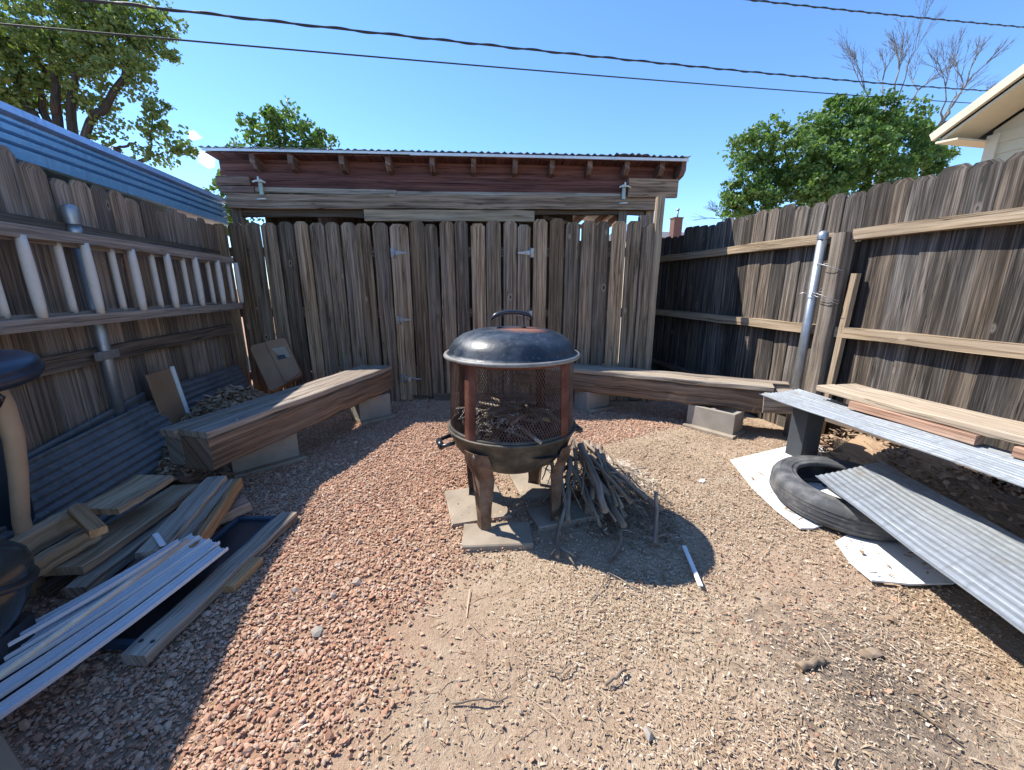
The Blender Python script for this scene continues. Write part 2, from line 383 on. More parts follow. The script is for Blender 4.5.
# ------------------------------------------------------------------ ground
def hgt(x,y):
    return (.012*math.sin(x*2.1+.6)*math.cos(y*1.7)+.006*math.sin(x*5.3+y*3.1)+.004*math.sin(y*7.7-x*4.2))
def gnd():
    def axis(a,b):
        inner=list(np.arange(a,b+1e-6,.045)); out=[]; s=.2
        lo=[];x=a
        while x>-400: x-=s; s*=1.35; lo.append(x)
        hi=[];x=b;s=.2
        while x<400: x+=s; s*=1.35; hi.append(x)
        return lo[::-1]+inner+hi
    X=axis(-2.4,3.3);Y=axis(.2,5.2); nx=len(X)
    P=np.array([(x,y,hgt(x,y) if -3<x<4 and -1<y<6 else 0) for y in Y for x in X])
    P[:,2]+=np.where((np.abs(P[:,0])<3.4)&(P[:,1]<5.3)&(P[:,1]>0),np.random.RandomState(1).uniform(-.003,.003,len(P)),0)
    i=np.arange(nx-1);F=[]
    for j in range(len(Y)-1):
        a=j*nx+i; F.append(np.stack([a,a+1,a+1+nx,a+nx],1))
    return npmesh('ground',P,np.concatenate(F),M['ground'],True,kind='structure')
gnd()

# rock and litter scatter
rs=np.random.RandomState(3)
def ico():
    p=(1+5**.5)/2
    V=np.array([(-1,p,0),(1,p,0),(-1,-p,0),(1,-p,0),(0,-1,p),(0,1,p),(0,-1,-p),(0,1,-p),(p,0,-1),(p,0,1),(-p,0,-1),(-p,0,1)])/1.9
    F=np.array([(0,11,5),(0,5,1),(0,1,7),(0,7,10),(0,10,11),(1,5,9),(5,11,4),(11,10,2),(10,7,6),(7,1,8),(3,9,4),(3,4,2),(3,2,6),(3,6,8),(3,8,9),(4,9,5),(2,4,11),(6,2,10),(8,6,7),(9,8,1)])
    return V,F
def rotm(n,flat=1.0):
    a=rs.uniform(0,2*np.pi,n); b=rs.normal(0,.5*flat,n); c=rs.normal(0,.5*flat,n)
    ca,sa,cb,sb,cc,sc=np.cos(a),np.sin(a),np.cos(b),np.sin(b),np.cos(c),np.sin(c); o=np.zeros(n); I=np.ones(n)
    Rz=np.array([[ca,-sa,o],[sa,ca,o],[o,o,I]]).transpose(2,0,1)
    Rx=np.array([[I,o,o],[o,cb,-sb],[o,sb,cb]]).transpose(2,0,1)
    Ry=np.array([[cc,o,sc],[o,I,o],[-sc,o,cc]]).transpose(2,0,1)
    return Rx@Ry@Rz if False else Rz@Rx@Ry
def hv(x,y): return .012*np.sin(x*2.1+.6)*np.cos(y*1.7)+.006*np.sin(x*5.3+y*3.1)+.004*np.sin(y*7.7-x*4.2)
def bound(y):  # edge of the red gravel
    return np.interp(y,[0,.8,1.2,1.6,2.2,2.55,3.0,3.3],[-.55,-.38,-.16,.02,.22,.6,2.2,3.2])
def scatter_rocks(name,n,size,soft,mat,xr,yr,dens):
    x=rs.uniform(*xr,n); y=rs.uniform(*yr,n)
    keep=dens(x,y); x=x[keep];y=y[keep];n=len(x)
    V,F=ico(); var=[V*(1+rs.normal(0,.2,(12,1)))*np.array([1,.78,.4]) for _ in range(14)]
    var=np.array(var)[rs.randint(0,14,n)]
    s=size*np.exp(rs.normal(0,.33,n)); 
    P=np.einsum('nij,nkj->nki',rotm(n,.9),var)*s[:,None,None]
    P[:,:,0]+=x[:,None];P[:,:,1]+=y[:,None];P[:,:,2]+=(hv(x,y)+s*.25+rs.uniform(0,.006,n))[:,None]
    Fa=(F[None]+(np.arange(n)*12)[:,None,None]).reshape(-1,3)
    return npmesh(name,P.reshape(-1,3),Fa,mat,False,kind='stuff')
def d1(x,y):
    b=bound(y); w=.16+.05*np.sin(y*9)
    p=1/(1+np.exp((x-b+.06*np.sin(y*11)+.05*np.sin(y*23+x*9))/(w*.35)))
    return rs.uniform(0,1,len(x))<p
g=scatter_rocks('red_gravel',230000,.0061,0,M['rock'],(-2.1,3.0),(.35,4.5),d1); 
g['label']='crushed red rock gravel spread over the left and far side of the yard'
def d2(x,y):
    c=.18+.5*((np.sin(x*3.1+1)*np.sin(y*4.3))>.45)
    return (rs.uniform(0,1,len(x))<c)&(x>bound(y)-.1)
g=scatter_rocks('pebbles',16000,.0048,0,M['rock'],(-.6,3.0),(.35,4.0),d2)
g['label']='small pebbles sprinkled over the bare dirt'
def slivers(name,n,ln,wd,xr,yr,dens,mat,z0=.003,tilt=.25,zf=None):
    x=rs.uniform(*xr,n); y=rs.uniform(*yr,n); k=dens(x,y); x=x[k];y=y[k];n=len(x)
    L=ln*np.exp(rs.normal(0,.55,n)); W=wd*np.exp(rs.normal(0,.5,n)); T=W*.35
    base=np.array([(-.5,-.35,0),(-.5,.35,.3),(0,-.5,1),(0,.5,1.2),(.5,-.3,0),(.5,.3,.4)])
    P=np.repeat(base[None],n,0); P=P*np.stack([L,W,T],1)[:,None,:]
    P[:,2:4,1]+=(rs.normal(0,.07,n)*L)[:,None]
    P=np.einsum('nij,nkj->nki',rotm(n,tilt),P)
    zz=hv(x,y) if zf is None else zf(x,y)
    P[:,:,0]+=x[:,None];P[:,:,1]+=y[:,None];P[:,:,2]+=(zz+z0+rs.uniform(0,.006,n))[:,None]
    F=np.array([(0,2,3,1),(2,4,5,3)])
    Fa=(F[None]+(np.arange(n)*6)[:,None,None]).reshape(-1,4)
    return npmesh(name,P.reshape(-1,3),Fa,mat,False,kind='stuff')
def d3(x,y):
    p=.12+.88/(1+np.exp(-(x-bound(y)-.25+.2*np.sin(y*5+x*3))/.14))
    p=p*(.55+.45*np.sin(x*4.1+2*np.sin(y*3.3))*np.cos(y*4.7+x))
    return rs.uniform(0,1,len(x))<np.clip(p,.07,1)
o=slivers('dry_litter',300000,.0080,.0028,(-.9,2.9),(.3,4.2),d3,M['litter']); o['label']='dry straw, bark chips and leaf litter over the dirt'
def d4(x,y): return (rs.uniform(0,1,len(x))<.5)&(x>bound(y))
o=scatter_rocks('loose_chips',900,.0055,0,M['rock'],(0.0,.85),(1.6,2.4),lambda x,y: np.ones(len(x),bool)); o.location.z=.014; o['label']='small red rock chips lying on the pavers'
o=slivers('straw_stems',1100,.06,.002,(-.2,2.9),(.35,3.4),d4,M['litter'],.007,.12); o['label']='thin dry stems lying loose on the dirt'
def d5(x,y): return ((x-1.75)/.85)**2+((y-1.95)/1.5)**2<rs.uniform(.3,1.1,len(x))
o=slivers('bark_litter',3600,.015,.006,(1.0,2.95),(.6,3.6),d5,M['leafheap'],.004,.3); o['label']='brown bark flakes and dead leaves round the white boards'
def d6(x,y): return ((x-1.0)/.34)**2+((y-1.85)/.42)**2<rs.uniform(.2,1.1,len(x))
o=slivers('twig_litter',2200,.045,.006,(.6,1.4),(1.35,2.4),d6,M['stick_tan'],.004,.35); o['label']='broken twig and bark bits round the stick heap'

o=slivers('pale_grass_bits',1500,.04,.004,(.85,1.5),(1.7,2.6),lambda x,y: ((x-1.12)/.26)**2+((y-2.12)/.36)**2<rs.uniform(.1,1.1,len(x)),M['straw'],.006,.6,zf=lambda x,y: .10*np.exp(-((x-1.05)/.2)**2-((y-2.15)/.3)**2)); o['label']='pale dry grass and shavings behind the stick heap'
# ------------------------------------------------------------------ back fence with gate
def fy(x): return 4.24-.2*x
fdir=Vector((1,-.2,0)).normalized(); fn=Vector((-.2,-1,0)).normalized()
bf=thing('board_fence',(0,fy(0),0),'brown dog-eared board fence with hinged gate across the far end of the yard','fence')
def fence_pts(x,off=0): return Vector((x,fy(x),0))+fn*off
def boards(mb,xs0,xs1,step,z0,z1,off,fp,nrm,jz=.015,w=.145,skip=()):
    x=xs0; zf=z1 if callable(z1) else (lambda q: z1)
    while x<xs1:
        ww=w*rnd.uniform(.9,1.04); c=x+ww/2
        a=fp(c,off+rnd.uniform(-.004,.004)); lean=rnd.gauss(0,.006)
        d=fp(c+1,off)-fp(c,off); d.normalize()
        p0=a+Vector((0,0,z0+rnd.uniform(-.01,.01))); p1=a+Vector((0,0,zf(c)+rnd.gauss(0,jz)))+d*lean
        mb.plank(p0,p1,ww,.019,up=nrm,segs=7,jit=.002,ear=.03,roll=rnd.gauss(0,.025))
        x+=ww+rnd.uniform(.004,step)
m=MB(); boards(m,-2.08,-.36,.020,.01,1.82,0,fence_pts,fn); m.build('board_panel',M['fence_back'],bf)
m=MB(); boards(m,1.03,2.18,.020,.01,1.83,0,fence_pts,fn); m.build('board_panel',M['fence_back'],bf)
m=MB(); boards(m,-.33,1.0,.026,.07,1.83,.004,fence_pts,fn,w=.138); gate=m.build('gate',M['fence_back'],bf)
def strap_hinge(x,z,flip,parent):
    h=MB(); s=-1 if flip else 1
    a=fence_pts(x,.024)
    d=fdir*s
    h.box(a+Vector((0,0,z))-d*.012,(.030,.004,.085),Matrix.Rotation(-math.atan(.2),3,'Z'))
    h.tube([a-fn*.004+Vector((0,0,z-.05))+d*.012,a-fn*.004+Vector((0,0,z+.05))+d*.012],.007,8)
    # tapering strap
    rings=[]
    for t,w_ in ((0.018,.023),(.08,.013),(.135,.006)):
        c=a+d*t+Vector((0,0,z)); rings.append([c+Vector((0,0,w_))+fn*.003,c+Vector((0,0,-w_))+fn*.003,c+Vector((0,0,-w_)),c+Vector((0,0,w_))])
    h.loft(rings); 
    return h.build('hinge',M['hinge'],parent)
for x,z,f in ((-.335,1.54,0),(-.325,.88,0),(-.315,.26,0),(1.01,1.54,1),(1.0,.93,1)): strap_hinge(x,z,f,gate)
# latch bar low on the gate
m=MB(); a=fence_pts(-.25,.035); m.tube([a+Vector((0,0,.25)),a+fdir*.12+Vector((0,0,.255))],.008,8); m.box(a+Vector((0,0,.25)),(.03,.03,.05)); m.build('latch',M['hinge'],gate)
m=MB()
for z in (.28,.95,1.55):
    m.plank(fence_pts(-2.05,-.035)+Vector((0,0,z)),fence_pts(2.1,-.035)+Vector((0,0,z)),.09,.038,up=fn,segs=10)
m.build('rail',M['rail_dark'],bf)
m=MB(); m.plank(fence_pts(-.0,.03)+Vector((0,0,.05)),fence_pts(1.5,.03)+Vector((0,0,.04)),.09,.03,up=fn,segs=8); m.build('kick_board',M['rail_dark'],bf)
m=MB(); m.plank(fence_pts(2.235,.0)+Vector((0,0,0)),fence_pts(2.235,0)+Vector((0,0,2.06)),.07,.07,up=fn,segs=8,jit=.003); m.build('post',M['rail'],bf)
m=MB(); m.plank(fence_pts(2.12,-.09)+Vector((0,0,0)),fence_pts(2.12,-.09)+Vector((0,0,1.9)),.09,.09,up=fn,segs=8,jit=.003); m.build('post',M['post'],bf)

# ------------------------------------------------------------------ left fence
lf=thing('board_fence',(-1.98,2,0),'grey dog-eared board fence down the left side, behind the wooden ladder','fence')  # fence, steel post, ladder and blue shed scaled about the camera, baked into literals
def lp(y,off=0): return Vector((-1.98+off,y,0))
m=MB(); boards(m,-1.6,4.42,.010,0,lambda y:1.90-.028*max(0,y),0,lp,Vector((1,0,0)),w=.142); m.build('board_panel',M['fence_left'],lf)
for z,t in ((.81,.04),(1.50,.035)):
    m=MB(); m.plank(lp(-1.6,.03)+Vector((0,0,z)),lp(4.4,.03)+Vector((0,0,z)),.09,t,up=(1,0,0),segs=16,jit=.003); m.build('rail',M['rail_dark'],lf)
m=MB(); m.box((-1.89,2.74,.815),(.02,.16,.05),ch=.004); b=m.build('bracket',M['hinge'],lf)
sp=thing('steel_post',(-1.912,2.76,0),'capped galvanised steel post standing against the left fence behind the ladder','post')
m=MB(); m.tube([(-1.912,2.76,0),(-1.912,2.76,1.58)],.030,16); m.build('pole',M['pipe'],sp)
m=MB(); m.lathe([(.034,1.54),(.036,1.57),(.036,1.61),(.032,1.63),(.02,1.642),(.001,1.645)],(-1.912,2.76,0),20); m.build('cap',M['pipe'],sp)
m=MB(); m.lathe([(.031,1.48),(.035,1.485),(.035,1.515),(.031,1.52)],(-1.912,2.76,0),20); m.build('clamp',M['wire'],sp)

# ladder, two sections hung flat on the fence
ld=thing('wooden_ladder',(-1.96,2.9,1.0),'grey wooden extension ladder with pale rungs hung sideways on the left fence','ladder')
for z,xx,y1,w_ in ((1.457,-1.815,4.34,.058),(1.036,-1.815,4.38,.058),(1.438,-1.862,4.2,.052),(1.055,-1.862,4.24,.052)):
    m=MB(); m.plank((xx,.7,z+rnd.uniform(-.004,.004)),(xx,y1,z-.005),.026 if 1 else 0,w_,up=(0,0,1),segs=14,jit=.002); m.build('side_rail',M['ladder'],ld)
for k in range(11):
    y=.917+.348*k
    m=MB(); n_=6; m.tube([(-1.815,y,1.06+.375*i/n_) for i in range(n_+1)],[.019,.0215,.023,.0235,.023,.0215,.019],12); m.build('rung',M['rung'],ld)
for k in range(10):
    y=1.119+.357*k
    m=MB(); n_=6; m.tube([(-1.858,y,1.065+.365*i/n_) for i in range(n_+1)],.0175,10); m.build('rung',M['rung'],ld)

# neighbour's blue metal building
bb=thing('metal_shed',(-3.5,2,0),'blue ribbed metal eave of the neighbouring shed above the left fence','shed')
m=MB(); prof=[(-2.45,1.838),(-2.07,1.838),(-2.05,1.846),(-2.05,1.905),(-2.085,1.915),(-2.05,1.925),(-2.05,1.955),(-2.085,1.965),(-2.05,1.975),(-2.05,2.005),(-2.085,2.015),(-2.055,2.025),(-2.055,2.04),(-2.13,2.045),(-2.45,2.04)]
m.loft([[Vector((x,y,z)) for x,z in prof] for y in (-3,0,2,3.5,4.95)]); m.build('ribbed_fascia',M['blue_metal'],bb)
m=MB(); m.loft([[Vector(p) for p in ((-2.08,y,2.055),(-2.035,y,2.062),(-2.04,y,2.10),(-2.09,y,2.107),(-2.13,y,2.06))] for y in (-3,0,2,3.5,4.96)]); m.build('roof_edge_trim',M['blue_pale'],bb)
m=MB()
m.loft([[Vector(p) for p in ((-2.10,y,2.070),(-2.10,y,2.085),(-5.5,y,2.28),(-5.5,y,2.26))] for y in (-3,4.94)]); m.build('roof',M['blue_metal'],bb)
m=MB(); m.box((-4.0,.95,.93),(3.0,7.8,1.85)); m.build('wall',M['cream'],bb)

# ------------------------------------------------------------------ right fence
rf=thing('board_fence',(3.02,2,0),'dark sunlit dog-eared board fence with pale rails down the right side','fence')
def rp(y,off=0): return Vector((3.02-off,y,0))
m=MB()
y=-1.4
while y<5.3:
    w=.15*rnd.uniform(.85,1.05); z1=1.875+rnd.gauss(0,.013)-(.05 if y>4.45 else 0)
    m.plank((3.02+rnd.uniform(-.008,.008),y+w/2,0),(3.02+rnd.uniform(-.006,.006),y+w/2+rnd.gauss(0,.004),z1),w,.019,up=(-1,0,0),segs=7,jit=.002,ear=.03,roll=rnd.gauss(0,.05)); y+=w-rnd.uniform(.004,.010)
m.build('board_panel',M['fence_right'],rf)
for z in (1.565,.885):
    for a,b,bow in ((-1.4,2.42,.0),(2.56,5.2,0)):
        m=MB(); m.plank((2.975,a,z+rnd.uniform(-.006,.006)),(2.975,b,z+.0+rnd.uniform(-.01,.01)),.085,.072,up=(0,0,1),segs=10,jit=.004); m.build('rail',M['rail'],rf)
m=MB(); m.plank((2.985,-1.4,.22),(2.985,5.2,.22),.085,.045,up=(0,0,1),segs=10,jit=.003); m.build('rail',M['rail_dark'],rf)
m=MB(); m.plank((2.935,2.485,0),(2.93,2.475,1.585),.10,.095,up=(-1,0,0),segs=8,jit=.003); m.build('post',M['post'],rf)
m=MB(); m.plank((2.955,2.40,0),(2.955,2.36,1.30),.045,.04,up=(-1,0,0),segs=6); m.build('post_brace',M['rail'],rf)
sp=thing('steel_post',(2.88,2.60,0),'galvanised steel fence pipe wired to the wooden post on the right','post')
m=MB(); m.tube([(2.865,2.585,0),(2.885,2.60,1.575)],.032,18); m.build('pole',M['pipe'],sp)
m=MB(); m.lathe([(.036,1.55),(.037,1.575),(.03,1.60),(.012,1.612),(.001,1.614)],(2.885,2.60,0),20); m.build('cap',M['pipe'],sp)
for z in (1.15,1.13,1.36):
    m=MB(); c=Vector((2.91,2.535,z)); pts=[]
    for k in range(17):
        a=k/16*2*math.pi; pts.append(c+Vector((.065*math.cos(a)*1.0,.125*math.sin(a),.03*math.sin(a*1)+.01*math.cos(2*a))))
    m.tube(pts,.0022,5)
    if z==1.15: m.tube([(2.845,2.56,1.15),(2.82,2.62,1.165),(2.80,2.66,1.15)],.0022,5); m.tube([(2.845,2.56,1.15),(2.82,2.50,1.17),(2.80,2.46,1.20)],.0022,5)
    m.build('tie_wire',M['wire'],sp)

# ------------------------------------------------------------------ open shed behind the gate
SO=Vector((-2.07,4.71,0)); L=math.hypot(4.74,.65); su=Vector((4.74/L,-.65/L,0)); sn=Vector((.65/L,4.74/L,0))
def S(u,o,z): return SO+su*u+sn*o+Vector((0,0,z))
def S2(u,o,z): return S(2.2+(u-2.2)*.97,o-.16,1.2+(z-1.2)*.967 if z>1.2 else z)
SR=Matrix((su,sn,Vector((0,0,1)))).transposed()
sh=thing('open_shed',SO,'dark red timber shed with corrugated metal roof behind the gate fence','shed')
m=MB(); n=150; top=[];rings=[]
us=np.linspace(-.02,4.80,n)
for o_,zz in ((-.03,2.508),(1.3,2.41),(2.7,2.30)):
    r=[S(u,o_,zz+.011*math.cos(u*2*math.pi/.076)+(.012 if 4.0<u<4.35 else 0)) for u in us]; r2=[p-Vector((0,0,.004)) for p in reversed(r)]
    rings.append(r+r2)
m.loft(rings); m.build('roof',M['galv'],sh)
m=MB(); m.plank(S(0,-.01,2.488),S(2.0,-.01,2.488),.026,.012,up=-sn,segs=3,jit=.001); m.plank(S(1.96,-.018,2.482),S(4.78,-.018,2.475),.028,.012,up=-sn,segs=3,jit=.001); m.build('drip_edge',M['drip'],sh)
ru=[.43,.79,1.28,1.73,2.165,2.58,3.0,3.38,3.77,4.16,4.53,4.76]
for u in ru:
    m=MB()
    # sloping-cut rafter tail
    def rr(o_,zt,zb): return [S(u-.025,o_,zt),S(u+.025,o_,zt),S(u+.025,o_,zb),S(u-.025,o_,zb)]
    m.loft([rr(.025,2.474,2.39),rr(.07,2.473,2.345),rr(.165,2.468,2.325),rr(.30,2.46,2.33),rr(2.6,2.29,2.19)]); m.build('rafter',M['rafter'],sh)
m=MB()
m.plank(S2(-.04,.35,2.455),S2(4.80,.35,2.455),.155,.02,up=-sn,segs=12,jit=.002)
m.plank(S2(-.03,.325,2.34),S2(4.74,.325,2.34),.078,.025,up=-sn,segs=12,jit=.002)
m.plank(S2(-.04,.315,2.255),S2(4.30,.315,2.25),.085,.03,up=-sn,segs=12,jit=.002)
m.build('red_fascia',M['barn_red'],sh)
m=MB(); 
for a in np.arange(0,4.7,.14): m.plank(S(a+.07,.02,2.470),S(a+.07,.30,2.455),.135,.01,segs=1)
m.build('soffit',M['barn_red'],sh)
m=MB(); m.plank(S2(-.03,.285,2.20),S2(1.765,.285,2.19),.05,.03,up=-sn,segs=6); m.plank(S2(1.77,.285,2.18),S2(4.2,.285,2.19),.045,.03,up=-sn,segs=6); m.build('batten',M['beam_pale'],sh)
m=MB(); m.plank(S2(.03,.30,2.085),S2(4.6,.30,2.115),.135,.10,up=-sn,segs=14,jit=.006); m.build('front_beam',M['shed_beam'],sh)
m=MB(); m.plank(S2(4.26,.24,2.26),S2(4.81,.24,2.26),.18,.05,up=-sn,segs=4,jit=.004); m.build('end_board',M['shed_beam'],sh)
m=MB(); m.plank(S2(-.05,.28,2.275),S2(.28,.28,2.28),.09,.04,up=-sn,segs=4,jit=.003); m.plank(S2(-.02,.26,2.19),S2(.32,.26,2.19),.06,.03,up=-sn,segs=4,jit=.003); m.build('end_board',M['rafter'],sh)
m=MB(); m.plank(S2(1.42,.27,1.955),S2(3.24,.27,1.965),.11,.07,up=-sn,segs=8,jit=.004); m.build('lower_beam',M['plank_pale'] if 0 else M['lumber_tan'],sh)
m=MB(); m.plank(S2(.0,.35,1.99),S2(1.42,.35,1.99),.09,.05,up=-sn,segs=8,jit=.004); m.build('lower_beam',M['rail_dark'],sh)
m=MB(); m.plank(S2(3.2,.35,2.02),S2(4.5,.35,2.03),.05,.05,up=-sn,segs=8,jit=.004); m.build('lower_beam',M['rail_dark'],sh)
for u,mt in ((.30,'lamp_green'),(4.25,'post'),(4.56,'rail'),(.06,'post')):
    if u==.30: continue
    m=MB(); m.plank(S2(u,.36,0),S2(u,.36,2.05),.09,.09,up=-sn,segs=6,jit=.003); m.build('post',M[mt],sh)
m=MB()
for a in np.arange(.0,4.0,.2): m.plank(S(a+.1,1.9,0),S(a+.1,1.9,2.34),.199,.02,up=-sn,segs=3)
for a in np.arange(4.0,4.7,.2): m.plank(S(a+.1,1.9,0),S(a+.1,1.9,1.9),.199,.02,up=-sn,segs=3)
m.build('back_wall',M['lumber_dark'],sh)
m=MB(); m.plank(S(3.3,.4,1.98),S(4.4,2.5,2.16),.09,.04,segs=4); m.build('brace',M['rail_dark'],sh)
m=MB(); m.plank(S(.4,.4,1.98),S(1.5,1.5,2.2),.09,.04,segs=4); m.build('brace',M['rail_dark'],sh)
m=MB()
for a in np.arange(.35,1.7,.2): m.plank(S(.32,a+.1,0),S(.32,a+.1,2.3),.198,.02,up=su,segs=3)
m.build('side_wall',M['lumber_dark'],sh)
for nm,u,z,labl in (('eave_lamp',.40,2.23,'pale green T-shaped lamp bracket on the left end of the shed beam'),('eave_lamp',4.215,2.235,'pale green T-shaped lamp bracket on the right end of the shed beam')):
    t=thing(nm,S2(u,.24,z),labl,'lamp')
    m=MB(); m.plank(S2(u,.235,z-.09),S2(u,.235,z+.06),.038,.025,up=-sn,segs=3,jit=.001,ch=.006); m.build('housing',M['lamp_green'],t)
    m=MB(); m.tube([S2(u-.06,.205,z+.025),S2(u-.03,.20,z+.035),S2(u+.03,.20,z+.035),S2(u+.065,.205,z+.02)],.009,8); m.tube([S2(u,.20,z+.03),S2(u,.20,z+.075)],[.012,.008],8); m.build('arm',M['lamp_white'],t)
    m=MB(); m.tube([S2(u-.045,.215,z-.135),S2(u+.045,.215,z-.13)],.008,8); m.build('clip',M['lamp_white'],t)

# ------------------------------------------------------------------ benches on blocks
def cinder(name,c,ang,size,label,group,tilt=0,slab=True):
    t=thing(name,(c[0],c[1],0),label,'block',group)
    Rm=Matrix.Rotation(ang,3,'Z')
    m=MB(); sx,sy,sz=size; C=Vector((c[0],c[1],.0))
    def bx(o_,s_): m.box(C+Rm@Vector(o_),s_,Rm,ch=.004)
    z=sz/2+.01
    bx((0,-sy/2+.017,z),(sx,.034,sz)); bx((0,sy/2-.017,z),(sx,.034,sz))
    for q in (-1,0,1): bx((q*(sx/2-.017),0,z),(.032,sy-.069,sz-.004))
    m.build('shell',M['block'],t)
    if slab:
        m=MB(); m.box(C+Rm@Vector((0.01,-.03,.017)),(sx*1.08,sy+.05,.03),Rm,ch=.004); m.build('footing_slab',M['paver'],t)
    return t
bl=thing('timber_bench',(-.95,3.2,.25),'heavy weathered timber bench on two blocks at the left by the leaning metal sheets','bench')
# left bench axis
a0=Vector((-1.20,2.26,0)); a1=Vector((-.39,3.86,0)); d=(a1-a0).normalized(); sd=Vector((-d.y,d.x,0))  # sd points to the fence side
m=MB(); m.plank(a0+sd*.10+Vector((0,0,.325)),a1+sd*.10+Vector((0,0,.345)),.20,.185,segs=14,jit=.005,ch=.012); m.build('beam',M['beam'],bl)
m=MB(); m.plank(a0+sd*.10+Vector((0,0,.437)),a1+sd*.105+Vector((0,0,.457)),.20,.036,segs=12,jit=.003,ch=.004); m.build('seat_plank',M['beam_top'],bl)
m=MB(); m.plank(a0-d*.02+sd*.265+Vector((0,0,.43)),a1-d*.02+sd*.26+Vector((0,0,.452)),.11,.04,segs=12,jit=.003,ch=.004); m.build('seat_plank',M['beam_top'],bl)
m=MB(); m.plank(a0+sd*.26+Vector((0,0,.32)),a1-d*.1+sd*.26+Vector((0,0,.34)),.11,.17,segs=12,jit=.005,ch=.01); m.build('beam',M['beam_top'],bl)
m=MB()
for t_,o_ in ((.2,.03),(.55,.05),(1.2,.02)): m.tube([a0+d*t_+sd*o_+Vector((0,0,.452)),a0+d*t_+sd*o_+Vector((0,0,.462))],.009,8)
m.build('washer',M['hinge'],bl)
cinder('concrete_block',(-1.20,2.86),R(35),(.40,.20,.225),'pale concrete block under the near end of the left timber bench',None)
cinder('concrete_block',(-.60,3.76),R(33),(.30,.20,.225),'pale concrete block under the far end of the left timber bench',None)
br=thing('timber_bench',(2.0,3.2,.2),'heavy rough timber bench behind the fire pit running to the right fence','bench')
b0=Vector((.85,4.02,0)); b1=Vector((2.66,2.56,0)); d=(b1-b0).normalized(); sd=Vector((-d.y,d.x,0))
if sd.y<0: sd=-sd
m=MB(); m.plank(b0+sd*.09+Vector((0,0,.30)),b1+sd*.09+Vector((0,0,.30)),.18,.19,segs=18,jit=.008,ch=.02); m.build('beam',M['beam'],br)
m=MB(); m.plank(b0+d*.05+sd*.07+Vector((0,0,.413)),b1-d*.02+sd*.07+Vector((0,0,.413)),.17,.04,segs=14,jit=.004,ch=.006); m.build('seat_plank',M['beam_pale'],br)
m=MB(); m.plank(b0+sd*.22+Vector((0,0,.405)),b1+d*.1+sd*.22+Vector((0,0,.41)),.12,.05,segs=14,jit=.004,ch=.006); m.build('seat_plank',M['beam_top'],br)
m=MB(); m.plank(b0+sd*.24+Vector((0,0,.29)),b1+d*.03+sd*.24+Vector((0,0,.29)),.11,.17,segs=14,jit=.007,ch=.015); m.build('beam',M['beam'],br)
m=MB(); m.plank((2.62,2.66,.30),(2.95,2.5,.32),.16,.17,segs=3,jit=.004,ch=.01); m.build('end_stub',M['beam_top'],br)
cinder('concrete_block',(2.36,2.84),math.atan2(-.32,.17),(.39,.19,.195),'concrete block under the right end of the far timber bench',None)
cinder('concrete_block',(1.70,3.86) if 0 else (1.57,3.66),R(20),(.30,.19,.195),'concrete block under the far bench just right of the fire pit',None)

# ------------------------------------------------------------------ fire pit
PC=Vector((.395,1.965,.0)); PK=.955; fp=thing('fire_pit',PC+Vector((0,0,.045)),'rusty round screened fire pit with blue-black domed lid in the middle of the yard','fire pit')
def pl(prof,name,mat,par=fp,n=72,**k):
    m=MB(); m.lathe([(a*PK,b) for a,b in prof],PC,n,**k); return m.build(name,mat,par)
bowl=pl([(.001,.262),(.10,.266),(.19,.29),(.265,.34),(.318,.41),(.338,.478),(.352,.492),(.358,.497),(.358,.503),(.350,.506),(.334,.500),(.326,.478),(.305,.415),(.25,.355),(.17,.31),(.001,.285)],'bowl',M['bowl'])
# fire bed
m=MB(); rngs=[]
for k,(r,z) in enumerate(((.30,.41),(.25,.45),(.17,.50),(.09,.535),(.001,.545))):
    rngs.append([PC+Vector(((r*(1+.12*math.sin(5*a+k)))*math.cos(a),(r*(1+.12*math.sin(4*a+k)))*math.sin(a),z+.02*math.sin(3*a+k*2))) for a in [2*math.pi*i/24 for i in range(24)]])
m.loft(rngs,caps=False,smooth=False); fb=m.build('ash_bed',M['ash'],bowl)
m=MB()
for k in range(26):
    a=rnd.uniform(0,6.28); r=rnd.uniform(.02,.2); c=PC+Vector((r*math.cos(a),r*math.sin(a),.53+rnd.uniform(-.03,.05))); an=rnd.uniform(0,3.14); l=rnd.uniform(.07,.17)
    dv=Vector((math.cos(an),math.sin(an),rnd.uniform(-.25,.25)))*l; m.tube([c-dv,c+Vector((0,0,.01)),c+dv],[.008,.011,.006],6)
m.build('charred_sticks',M['stick'],bowl)
m=MB()
for k in range(30):
    a=rnd.uniform(2.6,4.7); r=rnd.uniform(.12,.27); c=PC+Vector((r*math.cos(a),r*math.sin(a),.53+rnd.uniform(-.02,.06))); pts=[c]
    for q in range(4): pts.append(pts[-1]+Vector((rnd.gauss(0,.016),rnd.gauss(0,.016),rnd.gauss(0,.012))))
    m.tube(pts,.0028,5)
m.build('ash_curls',M['shaving'],bowl)['kind']='stuff'
